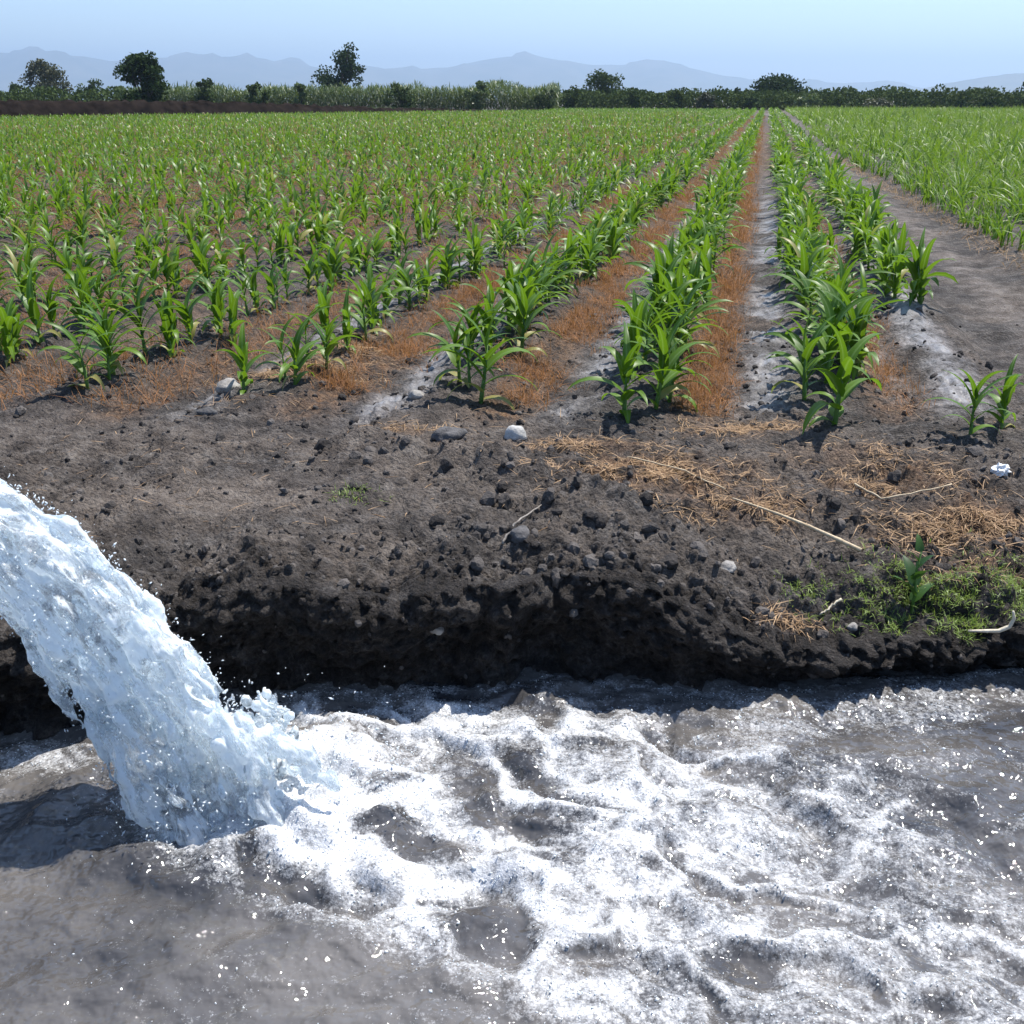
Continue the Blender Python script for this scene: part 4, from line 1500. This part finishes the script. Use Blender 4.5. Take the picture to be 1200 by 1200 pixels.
def hedge_far():
    # low scrub filling in between the shrubs on the right half of the skyline
    n = 42000
    px = np.where(rng.random(n) < 0.72, rng.uniform(600, 1320, n), rng.uniform(-220, 200, n))
    dist = 172 + rng.uniform(0, 14, n)
    dd = ray(0, HORIZON)[1]
    dx = (px - 600) / FPX
    k = dist / np.hypot(dx, dd)
    x, y = dx * k, dd * k
    h = (2.5 + 0.9 * fbm2(x * 0.25, y * 0.12, 3)) * np.interp(px, [600, 900, 1320], [1.0, 1.0, 1.05])
    z = rng.random(n) ** 0.75 * h
    q = np.array([[-1, -0.6, 0], [1, -0.6, 0], [0.6, 0.7, 0.25], [-0.6, 0.7, 0.25]]) * 0.5
    V, F, T = stamp((q, np.array([[0, 1, 2, 3]])), np.stack([x, y, z], -1), rng.uniform(0.22, 0.5, n))
    tag(link('scrub', mesh_np('scrub', V, F, {'tint': T}), M['shrub']),
        'low dark scrub between the shrubs along the far field edge', 'scrub', kind='stuff')

hedge_far()

tree('broad_tree', 58, 67, 112, 60, 215, M['olive'], 'grey-olive spreading tree on the skyline at far left', leaves=3600, trunk_frac=0.18, size=0.36, lobes=34)
tree('dark_tree', 170, 60, 120, 68, 128, M['tree'], 'dense dark tree standing behind the embankment at left', leaves=6500, trunk_frac=0.02, size=0.28, shape='round', lobes=46)
tree('leaning_tree', 394, 50, 105, 62, 200, M['tree'], 'dark tree leaning right above the pale crop, tallest on the skyline', leaves=4200, trunk_frac=0.16, lean=0.20, size=0.38, lobes=34)
tree('rounded_tree', 708, 82, 118, 62, 190, M['shrub'], 'brownish green rounded tree near the middle of the skyline', leaves=4000, trunk_frac=0.05, size=0.34, lobes=36)
tree('small_tree', 863, 102, 118, 26, 190, M['tree'], 'small dark tree just left of the domed tree', leaves=900, trunk_frac=0.15, size=0.3, lobes=12)
tree('domed_tree', 910, 87, 118, 70, 190, M['tree'], 'dark dome-shaped tree above the end of the corn rows', leaves=7000, trunk_frac=0.02, size=0.34, lobes=52)
tree('edge_tree', 1204, 96, 118, 34, 180, M['tree'], 'dark tree cut by the right edge of the photo', leaves=1400, trunk_frac=0.15, size=0.3, lobes=14)

SH = [(22, 98, 34, 'shrub', 205), (108, 92, 36, 'shrub', 200), (140, 100, 22, 'tallcrop', 190), (240, 92, 34, 'shrub', 146), (300, 97, 30, 'shrub', 146), (352, 97, 26, 'tallcrop', 146),
      (468, 98, 36, 'shrub', 146), (560, 94, 34, 'tallcrop', 147), (640, 104, 32, 'shrub', 150), (672, 100, 34, 'shrub', 168), (742, 106, 36, 'shrub', 168), (790, 105, 40, 'shrub', 168), (826, 109, 30, 'olive', 168),
      (880, 112, 30, 'shrub', 168), (945, 110, 34, 'tallcrop', 168), (985, 112, 38, 'shrub', 168), (1030, 115, 36, 'olive', 168), (1075, 116, 38, 'shrub', 168), (1120, 117, 36, 'tree', 168), (1165, 116, 40, 'tree', 166)]
SHL = ['low green shrub at the far left edge of the skyline', 'green shrub right of the olive tree at far left', 'small pale bush left of the dark tree', 'shrub in the far hedge right of the dark tree',
       'shrub in the far hedge midway between dark tree and leaning tree', 'pale bush in the far hedge just left of the leaning tree', 'shrub in the far hedge right of the leaning tree',
       'pale bush rising highest in the hedge near mid picture', 'dark shrub where the pale crop ends', 'dark shrub left of the rounded tree', 'dark shrub just right of the rounded tree',
       'wide dark shrub midway between rounded tree and small tree', 'olive shrub left of the small dark tree', 'low shrub at the left foot of the domed tree', 'pale shrub at the right foot of the domed tree',
       'first dark shrub right of the domed tree', 'olive shrub low on the skyline beneath the right hill', 'dark shrub below the left slope of the right hill', 'very dark shrub below the right hill crest',
       'very dark shrub beside the tree at the right edge']
for (px, top, wd, mk, dist), lab in zip(SH, SHL):
    tree('far_shrub', px, top, 125, wd, dist, M[mk], lab, 'shrub', 'shrubs along the far field edge', lobes=14, leaves=1100, trunk_frac=0.02, size=0.3, shape='round')

# ------------------------------------------------------------------ hills
def hills(name, pts, dist, depth, label, seed):
    pxs = np.linspace(pts[0][0], pts[-1][0], 260)
    tops = np.interp(pxs, [p[0] for p in pts], [p[1] for p in pts])
    dd = ray(0, HORIZON)[1]
    rowsV = []
    prof = [(-1.0, 0.0), (-0.8, 0.10), (-0.6, 0.26), (-0.42, 0.5), (-0.25, 0.72), (-0.1, 0.93), (0, 1.0), (0.2, 0.8), (0.6, 0.3), (1.0, 0.0)]
    for o, hz in prof:
        dist_o = dist + o * depth
        dx = (pxs - 600) / FPX
        k = dist_o / dd
        x, y = dx * k, np.full_like(pxs, dd * k)
        zt = np.array([AT(p, t, dist)[2] for p, t in zip(pxs, tops)])
        x0 = dx * dist / dd
        z = zt * hz * (1 + 0.5 * fbm2(x0 * 0.0012 + seed, y * 0.0012, 4) * (1 if 0 < hz < 1 else 0))
        z = z + (0.05 * zt * fbm2(x0 * 0.004 + seed, y * 0 + 2.5, 4) if hz == 1 else 0)
        z = np.where(hz == 0, -2.0, np.maximum(z, -2.0))
        rowsV.append(np.stack([x, y, z], -1))
    V = np.array(rowsV).reshape(-1, 3)
    o = link(name, mesh_np(name, V, grid_faces(len(prof), len(pxs))), M['hill'])
    tag(o, label, 'hills', kind='structure')

hills('far_hills', [(-700, 80), (-300, 72), (-60, 66), (0, 61), (50, 63), (110, 68), (160, 74), (200, 67), (250, 70), (290, 66), (345, 74), (400, 82), (440, 86), (500, 80), (550, 74), (600, 68), (645, 69), (690, 75), (740, 77),
                    (800, 80), (840, 88), (880, 93), (930, 94), (990, 97), (1040, 96), (1080, 104), (1200, 104), (1500, 92), (1900, 80)], 11000, 2500, 'pale blue mountain range along the horizon', 3.0)
hills('near_hills', [(1020, 125), (1050, 112), (1075, 105), (1105, 98), (1140, 92), (1175, 87), (1220, 85), (1400, 78), (1700, 84), (2000, 100)], 7500, 1500, 'bluish hill rising at the right end of the horizon', 8.0)

# ------------------------------------------------------------------ haze
def haze():
    import bmesh
    bm = bmesh.new()
    bmesh.ops.create_cube(bm, size=1)
    me = bpy.data.meshes.new('haze')
    bm.to_mesh(me)
    bm.free()
    m, nt, out = new_mat('haze')
    pv = nt.nodes.new('ShaderNodeVolumePrincipled')
    pv.inputs['Color'].default_value = (0.56, 0.75, 1.0, 1)
    pv.inputs['Density'].default_value = HAZE
    pv.inputs['Anisotropy'].default_value = 0.35
    L(nt, pv.outputs[0], out.inputs['Volume'])
    o = link('haze', me, m)
    zs, ze = -3.0, 620.0
    o.scale = (38000, 38000, ze - zs)
    o.location = (0, 0, (zs + ze) / 2)
    tag(o, 'thin bluish air veiling the distant mountains', 'haze', kind='stuff')

HAZE = 1.6e-4
haze()
